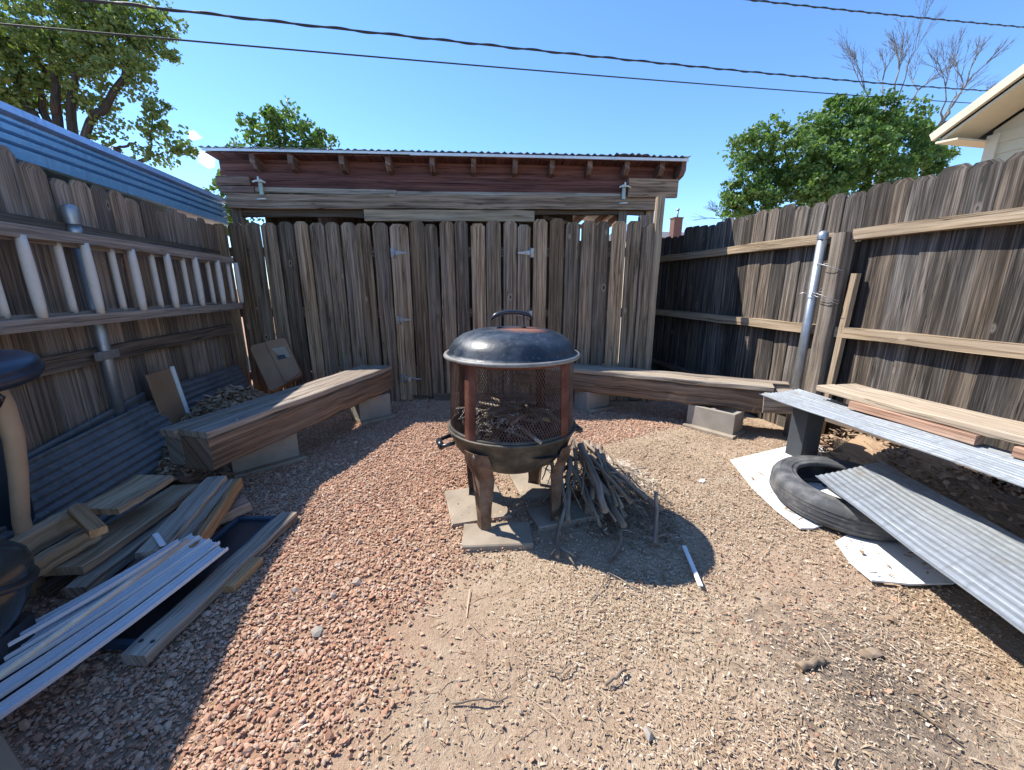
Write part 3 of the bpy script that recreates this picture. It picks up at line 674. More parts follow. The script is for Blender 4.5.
# screen of real diamond wire
m=MB(); N=140; z0,z1=.497,.868
def sp_(a,z,dr=0):
    r=.323+(.311-.323)*(z-z0)/(z1-z0)+dr; return PC+Vector((r*math.cos(a),r*math.sin(a),z))
for sgn in (1,-1):
    for i in range(N):
        a=2*math.pi*i/N; st=14; rings=[]
        for k in range(st+1):
            aa=a+sgn*k/st*2*math.pi/N*14; z=z0+(z1-z0)*k/st; w_=.0028
            rings.append([sp_(aa,z-w_,sgn*.0005),sp_(aa,z+w_,sgn*.0005),sp_(aa+.002,z+w_*.3,sgn*.0005+.0016)])
        m.loft(rings,caps=False)
m.build('mesh_screen',M['mesh_metal'],fp)
for a in (-138,-50,47,140):
    m=MB(); a=R(a); rings=[]
    for z,r in ((.49,.331),(.87,.319)):
        h=.10
        rings.append([PC+Vector((rr_*math.cos(a+da),rr_*math.sin(a+da),z)) for da,rr_ in ((-h,r),(-h*.4,r+.004),(0,r+.006),(h*.4,r+.004),(h,r),(h,r-.004),(0,r+.001),(-h,r-.004))])
    m.loft(rings); m.build('screen_post',M['rust_red'],fp)
for z in (.862,): pl([(.326,z-.008),(.336,z-.008),(.336,z+.008),(.326,z+.008),(.326,z-.008)],'top_band',M['rust_red'])
pl([(.330,.497),(.343,.497),(.344,.516),(.332,.518)],'bottom_band',M['bowl'])
lid=pl([(.325,.868),(.352,.868),(.358,.872),(.356,.880),(.342,.884),(.334,.896),(.322,.922),(.300,.948),(.262,.974),(.205,.993),(.13,1.003),(.06,1.006),(.001,1.007)],'lid',M['lid'])
pl([(.348,.864),(.361,.867),(.363,.874),(.359,.883),(.345,.884)],'lid_rim',M['rimlip'],lid)
# object coords for the lid: centre the mesh
m=MB(); cx=PC+Vector((0,0,0)); hd=Vector((1,-.05,0)).normalized()
pts=[]
for k in range(13):
    t_=-1+2*k/12; pts.append(cx+hd*(.105*t_)+Vector((0,0,1.083-.022*t_*t_-(.012 if k in(0,12) else 0))))
rings=[]
up=Vector((0,0,1)); sdv=hd.cross(up)
for p in pts: rings.append([p+sdv*(.017*math.cos(a))+up*(.012*math.sin(a)) for a in [2*math.pi*i/10 for i in range(10)]])
m.loft(rings,smooth=True)
hg=m.build('lid_handle',M['black_plastic'],lid)
for s in (-1,1):
    m=MB(); p=cx+hd*(.062*s); m.plank(p+Vector((0,0,1.002)),p+Vector((0,0,1.078)),.022,.007,up=hd,segs=2,jit=0,ch=.001); m.tube([p+Vector((0,0,1.003)),p+Vector((0,0,1.012))],.012,10); m.build('handle_bracket',M['black_plastic'],lid)
m=MB(); m.tube([cx+hd*-.062+sdv*.012+Vector((0,0,1.012)),cx+hd*.062+sdv*.012+Vector((0,0,1.012))],.004,6); m.build('handle_wire',M['wire'],lid)
for a in (-133,-42,47,138):
    ar=R(a); er=Vector((math.cos(ar),math.sin(ar),0)); et=Vector((-er.y,er.x,0)); m=MB(); rings=[]
    for t_,(z,r,w_,dp) in enumerate(((0.445,.334,.07,.018),(.38,.322,.08,.028),(.30,.287,.068,.034),(.15,.288,.050,.030),(.05,.283,.042,.026),(.019,.283,.046,.028))):
        c=PC+er*r+Vector((0,0,z)); th=.004
        sec=[(-w_,-dp*.6),(-w_*.5,0),(0,dp*.35),(w_*.5,0),(w_,-dp*.6)]
        rings.append([c+et*a_+er*b_ for a_,b_ in sec]+[c+et*a_*.96+er*(b_-th) for a_,b_ in reversed(sec)])
    m.loft(rings); lg=m.build('leg',M['leg_metal'],fp)
    m=MB(); m.tube([PC+er*.334+Vector((0,0,.43)),PC+er*.343+Vector((0,0,.43))],.008,8); m.build('bolt',M['wire'],lg)
for a in (-172,5):
    ar=R(a); er=Vector((math.cos(ar),math.sin(ar),0)); et=Vector((-er.y,er.x,0)); m=MB(); c=PC+Vector((0,0,.45))-er*.015
    m.tube([c+er*.335-et*.055,c+er*.385-et*.05+Vector((0,0,-.012)),c+er*.405-et*.03+Vector((0,0,-.02)),c+er*.405+et*.03+Vector((0,0,-.02)),c+er*.385+et*.05+Vector((0,0,-.012)),c+er*.335+et*.055],.011,8)
    m.tube([c+er*.40-et*.04+Vector((0,0,-.018)),c+er*.40+et*.04+Vector((0,0,-.018))],.017,10)
    m.build('side_handle',M['black_plastic'],fp)
# pavers below
gp='concrete pavers under the fire pit'
for k,(c,s_,a) in enumerate((((.20,2.02),(.34,.38),4),((.27,1.71),(.36,.20),-8),((.66,1.83),(.40,.20),7),((.62,2.20),(.34,.38),3))):
    m=MB(); m.box((c[0],c[1],-.004),(s_[0]*.94,s_[1]*.94,.045),Matrix.Rotation(R(a),3,'Z'),ch=.006)
    o=m.build('paver',M['paver'],None,(c[0],c[1],0))
    tag(o,['square grey paver under the left legs of the fire pit','oblong grey paver in front of the fire pit, nearest the camera','oblong grey paver beside the stick heap at the right front leg','square grey paver under the back right leg of the fire pit'][k],'paver',gp)

# ------------------------------------------------------------------ stick heap
gs='loose sticks in the heap beside the fire pit'
def stick(pts,r0,r1,mat,label=None,name='stick',group=gs,forks=()):
    m=MB(); pts=[Vector(p) for p in pts]
    # densify with wobble
    q=[]
    for i in range(len(pts)-1):
        for k in range(3): q.append(pts[i].lerp(pts[i+1],k/3)+Vector((rnd.gauss(0,.004),rnd.gauss(0,.004),rnd.gauss(0,.003))))
    q.append(pts[-1]); m.tube(q,r0,8,taper=r1)
    for (i,dv,l,rr_) in forks:
        b=q[min(i,len(q)-1)]; dv=Vector(dv).normalized(); m.tube([b,b+dv*l*.5+Vector((rnd.gauss(0,.006),rnd.gauss(0,.006),.004)),b+dv*l],[rr_,rr_*.8,rr_*.5],7)
    o=m.build(name,mat,None,tuple(pts[0])); return tag(o,label or 'grey-brown bark stick in the heap beside the fire pit','stick',group)
for k in range(34):
    f=k/33; lay=k%3
    hx=.77+.17*f+rnd.gauss(0,.06); tx=.62+.46*f+rnd.gauss(0,.06)
    hy=2.20+rnd.gauss(0,.09); ty=1.78-.08*math.sin(f*3.14)+rnd.gauss(0,.10)
    zz=.04+.045*lay+.05*math.sin(f*3.14)
    dv=Vector((tx-hx,ty-hy,0)); 
    if k%5==4: hy-=.1; ty+=.12
    r=rnd.choice((.007,.010,.012,.015,.021)); 
    fk=[(4,(rnd.gauss(0,.5),-.8,.3),.08,r*.6)] if k%4==0 else []
    stick([(hx,hy,zz+.17*(1-.6*f)),((hx+tx)/2+rnd.gauss(0,.012),(hy+ty)/2,zz+.05+rnd.gauss(0,.01)),(tx,ty,max(.025,zz-.02))],r,r*.85,M['stick'] if k%4 else M['stick_tan'],forks=fk)
for k in range(52):
    f=rnd.random(); a=(.80+.2*f+rnd.gauss(0,.06),2.2+rnd.gauss(0,.09),0.04+rnd.uniform(0,.16)); b=(.62+.52*f+rnd.gauss(0,.09),1.80+rnd.gauss(0,.12),rnd.uniform(.02,.12))
    md=((a[0]+b[0])/2+rnd.gauss(0,.03),(a[1]+b[1])/2+rnd.gauss(0,.03),(a[2]+b[2])/2+rnd.uniform(.0,.05)); r=rnd.choice((.003,.004,.005,.006))
    stick([a,md,b],r,r*.6,M['stick'] if k%3 else M['stick_tan'],'thin twig tangled in the heap beside the fire pit','twig','thin twigs tangled in the stick heap',forks=[(3,(rnd.gauss(0,.6),rnd.gauss(-.3,.5),rnd.uniform(-.1,.5)),.09,r*.7),(4,(rnd.gauss(0,.6),-.6,.1),.07,r*.6)])
stick([(.69,1.84,.12),(.60,1.70,.07),(.535,1.58,.04),(.505,1.47,.025)],.013,.009,M['stick'],'long forked grey stick reaching from the heap toward the camera',forks=[(7,(.25,-1,0),.14,.008),(7,(.55,-.8,.0),.10,.006),(8,(-.7,-.5,0),.05,.006)])
stick([(.95,1.80,.10),(.90,1.62,.05),(.80,1.47,.025),(.72,1.40,.02)],.011,.006,M['stick'],'curved grey stick at the front right of the heap in the lid shadow',forks=[(4,(.8,-.5,0),.07,.005)])
stick([(0.977, 1.455, 0.03),(1.042, 1.556, 0.09),(1.07, 1.628, 0.2)],.012,.009,M['stick'],'short stick standing almost upright at the right of the heap',group=None,forks=[(1,(.8,-.2,.3),.05,.006)])
m=MB(); m.plank((1.113, 1.431, 0.022),(1.026, 1.189, 0.02),.02,.007,segs=4,jit=.001); tag(m.build('wood_lath',M['white_board'],None,(1.134, 1.458, 0.0)),'short white lath lying on the dirt right of the stick heap','lath')
TW=[((0.006, 0.921, 0.012),(0.087, 0.91, 0.02),(0.171, 0.909, 0.012),.0035,'stick','thin dark twig on the dirt at the bottom centre'),
((0.471, 0.892, 0.012),(0.509, 0.896, 0.018),(0.557, 0.917, 0.014),.006,'stick','small dark curled twig below the lid shadow'),
((0.311, 0.961, 0.012),(0.349, 0.955, 0.018),(0.398, 0.972, 0.012),.003,'stick','small thin dark twig above the bottom centre twig'),
((1.318, 0.663, 0.012),(1.335, 0.602, 0.02),(1.342, 0.55, 0.012),.004,'stick_tan','long pale bent twig near the lower right corner'),
((1.104, 0.81, 0.018),(1.148, 0.808, 0.022),(1.206, 0.818, 0.018),.014,'stick_tan','short thick tan stick left of the flat bark piece'),
((0.776, 1.226, 0.012),(0.69, 1.322, 0.02),(0.557, 1.217, 0.012),.003,'stick','bent thin twig at the front edge of the lid shadow')]
for a,b,c,r,mt,lb in TW: stick([a,b,c],r,r*.7,M[mt],lb,'twig',None)
def chunk(c,s_,mat,name,label,cat,rot=0,seed=0):
    V,F=ico(); q=np.random.RandomState(seed); V=V*(1+q.normal(0,.13,(12,1)))*np.array(s_)
    m=MB(); Rm=Matrix.Rotation(rot,3,'Z')
    for v in V: p=Rm@Vector(v)+Vector((c[0],c[1],s_[2]*.4+.006+hgt(c[0],c[1]))); m.v.append(tuple(p))
    for f in F: m.face([int(i) for i in f])
    return tag(m.build(name,mat,None,(c[0],c[1],0)),label,cat)
chunk((1.394, 0.815, 0.0),(.055,.02,.008),M['stick_tan'],'bark_piece','flat pale bark piece lying at the lower right beside the dark patch','bark',.1,4)
chunk((0.531, 0.737, 0.0),(.014,.018,.012),M['block'],'stone','small pale stone on the dirt near the bottom edge','stone',0,5)
chunk((1.623, 1.988, 0.0),(.03,.018,.004),M['white_board'],'paper_scrap','small white scrap on the gravel left of the white board','scrap',.4,6)
chunk((-0.449, 1.267, 0.0),(.022,.03,.012),M['block'],'stone','larger tan stone in the gravel at the lower left of centre','stone',0,9)

# ------------------------------------------------------------------ right-hand stack: sheets, planks, tyre, boards
def corr(name,P00,P10,P01,P11,pitch,amp,mat,label,waves_along='u',th=.003,sag=0,nl=10,groupname=None,curl=0,cat='metal sheet'):
    """P00-P10 across the corrugations, P00-P01 along them"""
    P00,P10,P01,P11=[Vector(p) for p in (P00,P10,P01,P11)]
    W=(P10-P00).length; n=max(8,int(W/pitch*8)); nrm=(P10-P00).cross(P01-P00).normalized()
    if nrm.z<0 or (abs(nrm.z)<.2 and nrm.x<0): nrm=-nrm
    rings=[]
    for k in range(nl+1):
        v=k/nl; top=[];bot=[]
        for i in range(n+1):
            u=i/n; p=P00*(1-u)*(1-v)+P10*u*(1-v)+P01*(1-u)*v+P11*u*v
            h=amp*math.cos(2*math.pi*u*W/pitch)+.005*math.sin(v*6.3+u*3+W*9)*math.sin(v*13+u*2)+.5*sag*math.sin(math.pi*v)+rnd.gauss(0,.0004)+curl*max(0,abs(2*u-1)-.8)**2*20
            top.append(p+nrm*(h+th/2)); bot.append(p+nrm*(h-th/2))
        rings.append(top+bot[::-1])
    m=MB(); m.loft(rings,smooth=False)
    o=m.build(name,mat,None,tuple(P00)); 
    return tag(o,label,cat,groupname)
# upper sheet
corr('corrugated_sheet',(2.155,2.205,.50),(2.535,2.265,.50),(2.02,.35,.50),(2.40,.41,.50),.032,.003,M['galv'],'narrow galvanised ribbed sheet lying under the planks along the right fence')
# lower sheet
corr('corrugated_sheet',(1.938, 1.55, 0.24),(2.445, 1.601, 0.25),(1.52,.15,.205),(2.12,.32,.215),.042,.0024,M['galv'],'wide galvanised corrugated sheet propped on the tyre at the right edge',sag=-.02)
# plank stack
gl='planks stacked on the sheet by the right fence'
PS=[((2.475,2.03,.575),(2.44,.35,.58),.135,.036,'plank_pale','pale bleached plank on top of the right stack, nearest the yard'),
    ((2.63,2.02,.572),(2.60,.35,.577),.15,.036,'plank_pale','pale bleached plank on top of the right stack, next to the fence')]
for a,b,w,t_,mt,lb in PS:
    m=MB(); m.plank(a,b,w,t_,segs=12,jit=.003); tag(m.build('plank',M[mt],None,a),lb,'plank',gl)
m=MB(); m.plank((2.415,1.80,.532),(2.395,1.22,.534),.05,.046,segs=4)
tag(m.build('batten',M['lumber_red'],None,(2.435,1.93,.555)),'orange-red batten under the front edge of the pale planks','batten')
m=MB(); m.plank((2.395,1.10,.532),(2.375,.45,.534),.05,.046,segs=4); tag(m.build('batten',M['lumber_red'],None,(2.47,1.2,.555)),'second orange-red batten under the pale planks at the right edge','batten')
# added below: dark prop and debris mound where the stack is in deep shade
sup=thing('dark_box_prop',(2.49,2.12,0),'dark blue box prop added in the deep shade under the narrow metal sheet','crate')
m=MB()
for c,s_ in (((2.43,2.12,.22),(.02,.12,.43)),((2.55,2.12,.22),(.02,.12,.43)),((2.49,2.07,.22),(.10,.02,.43)),((2.49,2.17,.22),(.10,.02,.43)),((2.49,2.12,.03),(.10,.08,.02))): m.box(c,s_,ch=.002)
m.build('side_panel',M['tarp'],sup)
m=MB(); m.box((2.49,2.12,.465),(.15,.15,.05),ch=.003); m.build('rim',M['tarp'],sup)
n=40; P=[];F=[]  # debris mound added as dark backing in the shade under the sheet
q=np.random.RandomState(8)
for j in range(n):
    for i in range(n):
        x=2.42+.57*i/(n-1); y=.1+2.1*j/(n-1)
        e=min(1,(x-2.42)/.14)*min(1,(2.2-y)/.15)
        P.append((x,y,-.01+.26*e*(.7+.2*math.sin(y*5+x*4)+.1*math.sin(y*13-x*11))*min(1,(x-2.42)/.45)+q.uniform(-.012,.012)))
F=[]
for j in range(n-1):
    for i in range(n-1): a=j*n+i; F.append((a,a+1,a+1+n,a+n))
o=npmesh('debris_backing',np.array(P),np.array(F),M['leafheap'],False,kind='stuff'); o['label']='soil and leaf debris added as dark backing in the shade under the right metal sheet'
o=slivers('debris_leaves',2600,.03,.012,(2.4,2.97),(.15,2.2),lambda x,y: np.ones(len(x),bool),M['leafheap'],0,.6,zf=lambda x,y: .20*np.minimum(1,np.maximum(0,(x-2.42)/.45))); o['label']='dead leaves on the debris under the metal sheet'
m=MB(); m.plank((2.35,.60,0.02),(2.35,.60,.485),.09,.09,up=(1,0,0),segs=3); tag(m.build('support_post',M['lumber_dark'],None,(2.35,.6,0)),'short dark timber prop under the near end of the narrow metal sheet','prop')
# dark sheet on ground
def slab(name,poly,z,th,mat,label,cat,zf=None,loc=None):
    m=MB(); n=len(poly); zt=[z+(zf[i] if zf else 0) for i in range(n)]
    m.loft([[Vector((p[0],p[1],zt[i]-th/2)) for i,p in enumerate(poly)],[Vector((p[0],p[1],zt[i]+th/2)) for i,p in enumerate(poly)]])
    m2=m; o=m2.build(name,mat,None,(poly[0][0],poly[0][1],0)); return tag(o,label,cat)
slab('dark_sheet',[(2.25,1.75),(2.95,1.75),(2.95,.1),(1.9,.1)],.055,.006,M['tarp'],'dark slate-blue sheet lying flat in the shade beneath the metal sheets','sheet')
slab('board_offcut',[(3.062, 1.91, 0.09)[:2],(3.434, 2.012, 0.09)[:2],(3.36, 1.834, 0.09)[:2],(2.965, 1.759, 0.09)[:2]],.09,.006,M['white_board'],'small grey-white offcut in the shade behind the tyre','board')
# white boards (curved edge)
c1=[(2.005, 2.208, 0.015)[:2],(1.849, 1.836, 0.015)[:2],(1.785, 1.603, 0.015)[:2],(1.764, 1.431, 0.015)[:2],(1.828, 1.418, 0.015)[:2],(2.25,1.5),(2.72,2.05),(2.78,2.30)]
slab('white_board',c1,.028,.008,M['white_board'],'larger white board under the far left side of the tyre','board',zf=[0,0,0,0,0,0,.03,.05])
c2=[(1.835, 1.311, 0.015)[:2],(1.756, 1.177, 0.015)[:2],(1.731, 1.07, 0.015)[:2],(1.863, 1.021, 0.015)[:2],(2.038, 0.991, 0.015)[:2],(2.45,1.05),(2.3,1.45)]
slab('white_board',c2,.026,.008,M['white_board'],'white board lying in front of the tyre, partly under the wide metal sheet','board')
o=slivers('leaf_bits',260,.02,.007,(1.75,2.7),(1.0,2.4),lambda x,y: rs.uniform(0,1,len(x))<.6,M['leafheap'],.036,.15,zf=lambda x,y: 0*x); o['label']='few dry leaf bits lying on the white boards'
# tyre
TC=Vector((2.16,1.56,.04)); ty=thing('old_tyre',TC,'worn dusty rubber tyre lying flat on the white boards','tyre')
Rt=Matrix.Rotation(R(3),3,'X')
m=MB(); TS=.74; prof=[(.222,.03),(.228,.012),(.25,.004),(.29,.002),(.318,.012),(.333,.035),(.338,.07),(.338,.13),(.333,.165),(.318,.188),(.29,.198),(.25,.195),(.232,.185),(.222,.168),(.228,.155),(.25,.16),(.30,.15),(.318,.10),(.30,.05),(.25,.038),(.228,.045),(.222,.03)]
m.lathe([(a,b*TS) for a,b in prof],TC,72,M=Rt); m.build('casing',M['rubber'],ty)
m=MB(); m.lathe([(a,b*TS) for a,b in [(.220,.168),(.222,.186),(.230,.192),(.238,.191)]],TC,64,M=Rt); m.build('bead',M['rubber'],ty)
m=MB()
for r_ in (.25,.272,.302): m.lathe([(r_-.003,.193*TS),(r_,.2005*TS),(r_+.003,.193*TS)],TC,64,M=Rt)
m.build('sidewall_ridge',M['rubber'],ty)
m=MB()
for z in (.04,.06,.085,.105): m.lathe([(.3375,z-.004),(.3405,z),(.3375,z+.004)],TC,64,M=Rt)
m.build('tread_rib',M['rubber'],ty)

# ------------------------------------------------------------------ left-hand heap
corr('corrugated_sheet',(-1.70,1.55,.03),(-1.86,1.55,.40),(-1.60,2.9,.03),(-1.87,3.0,.47),.036,.005,M['galv_shade'],'large shade-toned grey corrugated sheet leaning on the left fence near the lumber')
corr('corrugated_sheet',(-1.82,1.2,.06),(-1.93,1.2,.32),(-1.84,3.02,.10),(-1.93,3.02,.52),.045,.006,M['galv_shade'],'second shade-toned grey corrugated sheet standing behind the large leaning one')
corr('corrugated_sheet',(-1.72,3.2,.06),(-1.89,3.3,.51),(-1.70,4.2,.05),(-1.90,4.3,.47),.045,.006,M['galv_shade'],'shade-toned grey corrugated sheet leaning on the left fence behind the timber bench')
bd=thing('fibre_board',(-1.80,3.07,.1),'dark brown board with a white edge strip standing behind the left bench','board')
m=MB(); m.plank((-1.78,3.07,.08),(-1.85,3.07,.645),.25,.012,up=(1,0,.1),segs=3,jit=.001); m.build('panel',M['brown_plastic'],bd)
m=MB(); m.plank((-1.765,3.20,.08),(-1.835,3.20,.655),.022,.02,up=(1,0,.1),segs=3,jit=.001); m.build('edge_strip',M['white_board'],bd)
# brown bin lid leaning in the corner
t=thing('brown_plastic_tray',(-1.5,4.3,.2),'brown plastic bin panel with a worn label leaning in the far left corner','bin')
m=MB(); q=[(-1.752, 4.25, 0.652),(-1.444, 4.32, 0.724),(-1.302, 4.22, 0.351),(-1.571, 4.1, 0.219)]
def slab3(m,q,th,nr):
    q=[Vector(p) for p in q]; nr=Vector(nr).normalized()*th
    m.loft([[p-nr for p in q],q])
def rquad(q,r=.2,n=5):
    q=[Vector(p) for p in q]; out=[]
    for i in range(4):
        a=q[i-1];b=q[i];c=q[(i+1)%4]; p0=b.lerp(a,r); p1=b.lerp(c,r)
        for k in range(n+1):
            t_=k/n; out.append((p0.lerp(b,t_)).lerp(b.lerp(p1,t_),t_))
    return out
nr=(Vector(q[1])-Vector(q[0])).cross(Vector(q[3])-Vector(q[0])); nr=nr if nr.y<0 else -nr
slab3(m,rquad(q,.12),.10,nr); m.build('body',M['brown_plastic'],t)
q2=[Vector(q[0]).lerp(Vector(q[1]),.45),Vector(q[1]).lerp(Vector(q[2]),.04),Vector(q[1]).lerp(Vector(q[2]),.93),Vector(q[3]).lerp(Vector(q[2]),.50)]
q2=[p+nr.normalized()*.02 for p in q2]; m=MB(); slab3(m,rquad(q2,.10),.03,nr); m.build('raised_panel',M['brown_plastic'],t)
c=(q2[0]+q2[1]+q2[2]+q2[3])/4+nr.normalized()*.006; e1=(q2[1]-q2[0]).normalized(); e2=(q2[2]-q2[1]).normalized()
m=MB(); slab3(m,[c+e1*-.07+e2*-.12,c+e1*.05+e2*-.12,c+e1*.06+e2*0.0,c+e1*-.02+e2*-.02],.004,nr); m.build('label_sticker',M['label'],t)
m=MB(); slab3(m,[c+e1*-.05+e2*-.04,c+e1*.02+e2*-.04,c+e1*.02+e2*.0,c+e1*-.05+e2*0],.004,nr); 
m.v=[tuple(Vector(p)+nr.normalized()*.004) for p in m.v]; m.build('grip_slot',M['black_plastic'],t)
# dead leaf heap behind bench
def zheap(x,y): return .40*np.exp(-(((x+1.62)/.24)**2+((y-3.35)/.75)**2)**1.3)+.02
n=36; P=[];F=[]
for j in range(n):
    for i in range(n):
        x=-2.0+.85*i/(n-1); y=2.5+1.7*j/(n-1); P.append((x,y,float(zheap(x,y))+rnd.uniform(-.015,.015)-.03))
i_=np.arange(n-1)
for j in range(n-1): a=j*n+i_; F.append(np.stack([a,a+1,a+1+n,a+n],1))
o=npmesh('leaf_heap',np.array(P),np.concatenate(F),M['leafheap'],False,kind='stuff'); o['label']='heap of brown dead leaves and soil behind the left bench'
o=slivers('dead_leaves',7000,.035,.014,(-2.0,-1.2),(2.5,4.25),lambda x,y: np.ones(len(x),bool),M['leafheap'],0,.7,zf=lambda x,y: zheap(x,y)-.02); o['label']='loose dead leaves and twigs on the heap behind the left bench'

gw='loose boards in the lumber pile at the left'
LB=[ # p0,p1,w,t,mat,label; board ends baked from image pixels at guessed heights
 ((-1.603, 1.674, 0.03),(-1.413, 2.383, 0.03),.16,.035,'lumber_dark','dark board at the bottom of the lumber pile'),
 ((-1.642, 1.689, 0.08),(-1.441, 2.267, 0.08),.12,.035,'lumber_dark','dark board beneath the tan boards of the lumber pile'),
 ((-1.575, 1.625, 0.24),(-1.507, 1.861, 0.26),.055,.085,'lumber_tan','thick brown timber end at the far left of the lumber pile'),
 ((-1.475, 1.557, 0.2),(-1.406, 1.754, 0.22),.045,.06,'lumber_tan','rough tan split timber left of the cleated board'),
 ((-1.424, 1.604, 0.15),(-1.345, 2.262, 0.15),.15,.035,'lumber_tan','long pale tan board lying through the middle of the lumber pile'),
 ((-1.436, 1.83, 0.27),(-1.373, 2.095, 0.29),.185,.03,'lumber_tan','wide grey-tan board on top of the lumber pile with an orange cleat'),
 ((-1.346, 1.542, 0.1),(-1.296, 2.056, 0.1),.075,.045,'lumber_grey','narrow split grey board right of the long tan one'),
 ((-1.225, 1.511, 0.07),(-1.22, 1.799, 0.1),.07,.03,'lumber_dark','dark flat board under the white strips'),
 ((-1.14, 1.62, 0.17),(-1.151, 2.178, 0.22),.095,.035,'lumber_grey','long silvery grey board at the right of the lumber pile'),
 ((-1.078, 1.68, 0.15),(-1.105, 2.194, 0.19),.05,.035,'lumber_grey','thin grey board beside the long silvery one'),
 ((-1.021, 1.669, 0.13),(-1.068, 2.214, 0.17),.03,.06,'lumber_orange','reddish edge-on board at the right rim of the lumber pile'),
 ((-1.151, 2.012, 0.07),(-1.002, 2.13, 0.09),.11,.05,'lumber_red','short red-brown block behind the reddish edge-on board')]
for a,b,w,t_,mt,lb in LB:
    m=MB(); m.plank(a,b,w,t_,segs=8,jit=.003); tag(m.build('loose_board',M[mt],None,a),lb,'board',gw)
m=MB(); m.plank((-1.499, 1.816, 0.3),(-1.276, 1.608, 0.3),.05,.03,segs=2,jit=.001); tag(m.build('wood_cleat',M['lumber_orange'],None,(-1.499, 1.816, 0.3)),'short orange wooden cleat across the end of the top board','cleat')
# dark framed tray
t=thing('window_screen',(-0.998, 1.751, 0.0),'black framed panel lying on the gravel under the white strips','panel')
P0=Vector((-1.00,1.30,.035));P1=Vector((-.84,2.02,.035)); d=(P1-P0).normalized(); s_=Vector((-d.y,d.x,0)); wd=.19
m=MB(); m.plank(P0+s_*wd/2,P1+s_*wd/2,wd-.02,.008,segs=1,jit=0); m.build('panel',M['black_plastic'],t)
for a,b in ((P0,P1),(P0+s_*wd,P1+s_*wd),(P0,P0+s_*wd),(P1,P1+s_*wd)):
    m=MB(); m.plank(a+Vector((0,0,.006)),b+Vector((0,0,.006)),.022,.028,segs=2,jit=0); m.build('frame',M['bucket'],t)
t=thing('drilled_plank',(-.99,1.24,0),'long grey-brown plank with two bolt holes on the gravel beside the lumber pile','plank')
m=MB(); m.plank((-.985,1.235,.045),(-.775,2.04,.045),.085,.04,segs=10,jit=.002); m.build('plank_body',M['lumber_dark'] if 0 else M['lumber_grey'],t)
dd=(Vector((-.775,2.04,0))-Vector((-.985,1.235,0))).normalized(); ss=Vector((dd.y,-dd.x,0))
for q in (-.02,.02):
    m=MB(); c=Vector((-.985,1.235,.0655))+dd*.05+ss*q; m.tube([c-Vector((0,0,.002)),c+Vector((0,0,.0025))],.007,10); m.build('bolt_hole',M['black_plastic'],t)
m=MB(); m.plank((-.845,1.53,.03),(-.80,1.70,.03),.05,.04,segs=3); tag(m.build('wood_offcut',M['lumber_orange'],None,(-.845,1.53,0)),'small orange wood offcut on the gravel beside the drilled plank','offcut')
# white vinyl strips
gv='white trim strips fanned over the lumber pile'
ends=[((-1.192, 0.993, 0.11),(-0.9, 1.658, 0.135)),((-1.238, 1.047, 0.12),(-0.945, 1.694, 0.145)),((-1.284, 1.1, 0.13),(-0.988, 1.709, 0.155)),((-1.324, 1.148, 0.14),(-1.032, 1.725, 0.165)),((-1.362, 1.192, 0.15),(-1.061, 1.682, 0.17))]
def channel(p0,p1,w,h,name,mat,label,group,flip=1):
    p0=Vector(p0);p1=Vector(p1);d=(p1-p0).normalized();x=d.cross(Vector((0,0,1))).normalized();y=x.cross(d)
    sec=[(-w/2,0),(-w/2,h),(-w/2+.004,h),(-w/2+.004,.003),(-w*.05,.003),(0,.007),(w*.05,.003),(w/2-.004,.003),(w/2-.004,h),(w/2,h),(w/2,0)]
    rings=[[p0.lerp(p1,t_)+x*a+y*b+Vector((0,0,-.012*math.sin(math.pi*t_))) for a,b in sec] for t_ in (0,.25,.5,.75,1)]
    m=MB(); m.loft(rings); return tag(m.build(name,mat,None,tuple(p0)),label,'strip',group)
lbs=['white trim strip nearest the gravel, outermost of the fan','second white trim strip from the gravel side','third white trim strip from the gravel side','fourth white trim strip from the gravel side','innermost white trim strip of the fan, next to the cream rod']
for (a,b),lb in zip(ends,lbs): channel(a,b,.046,.014,'trim_strip',M['vinyl'],lb,gv)
channel((-1.322, 1.155, 0.17),(-1.046, 1.636, 0.2),.022,.012,'trim_strip',M['vinyl'],'short narrow white trim strip lying on top of the fan',gv)
m=MB(); m.tube([(-1.184, 1.033, 0.2),(-1.114, 1.301, 0.2),(-0.997, 1.617, 0.22)],.010,10); tag(m.build('plastic_rod',M['vinyl_dirty'],None,(-1.175, 1.023, 0.2)),'cream plastic rod laid along the inner side of the white strips','rod')
channel((-1.317, 1.184, 0.12),(-1.291, 1.291, 0.13),.035,.014,'trim_strip',M['vinyl'],'short white strip end below the black tub',gv)
channel((-1.329, 1.204, 0.14),(-1.277, 1.34, 0.14),.03,.014,'trim_strip',M['vinyl'],'short pale strip end touching the black tub',gv)
m=MB(); m.plank((-1.177, 1.723, 0.2),(-1.097, 1.633, 0.2),.02,.006,segs=1); tag(m.build('paint_stirrer',M['white_board'],None,(-1.177, 1.723, 0.2)),'tiny white stick lying across the silvery board','stick')
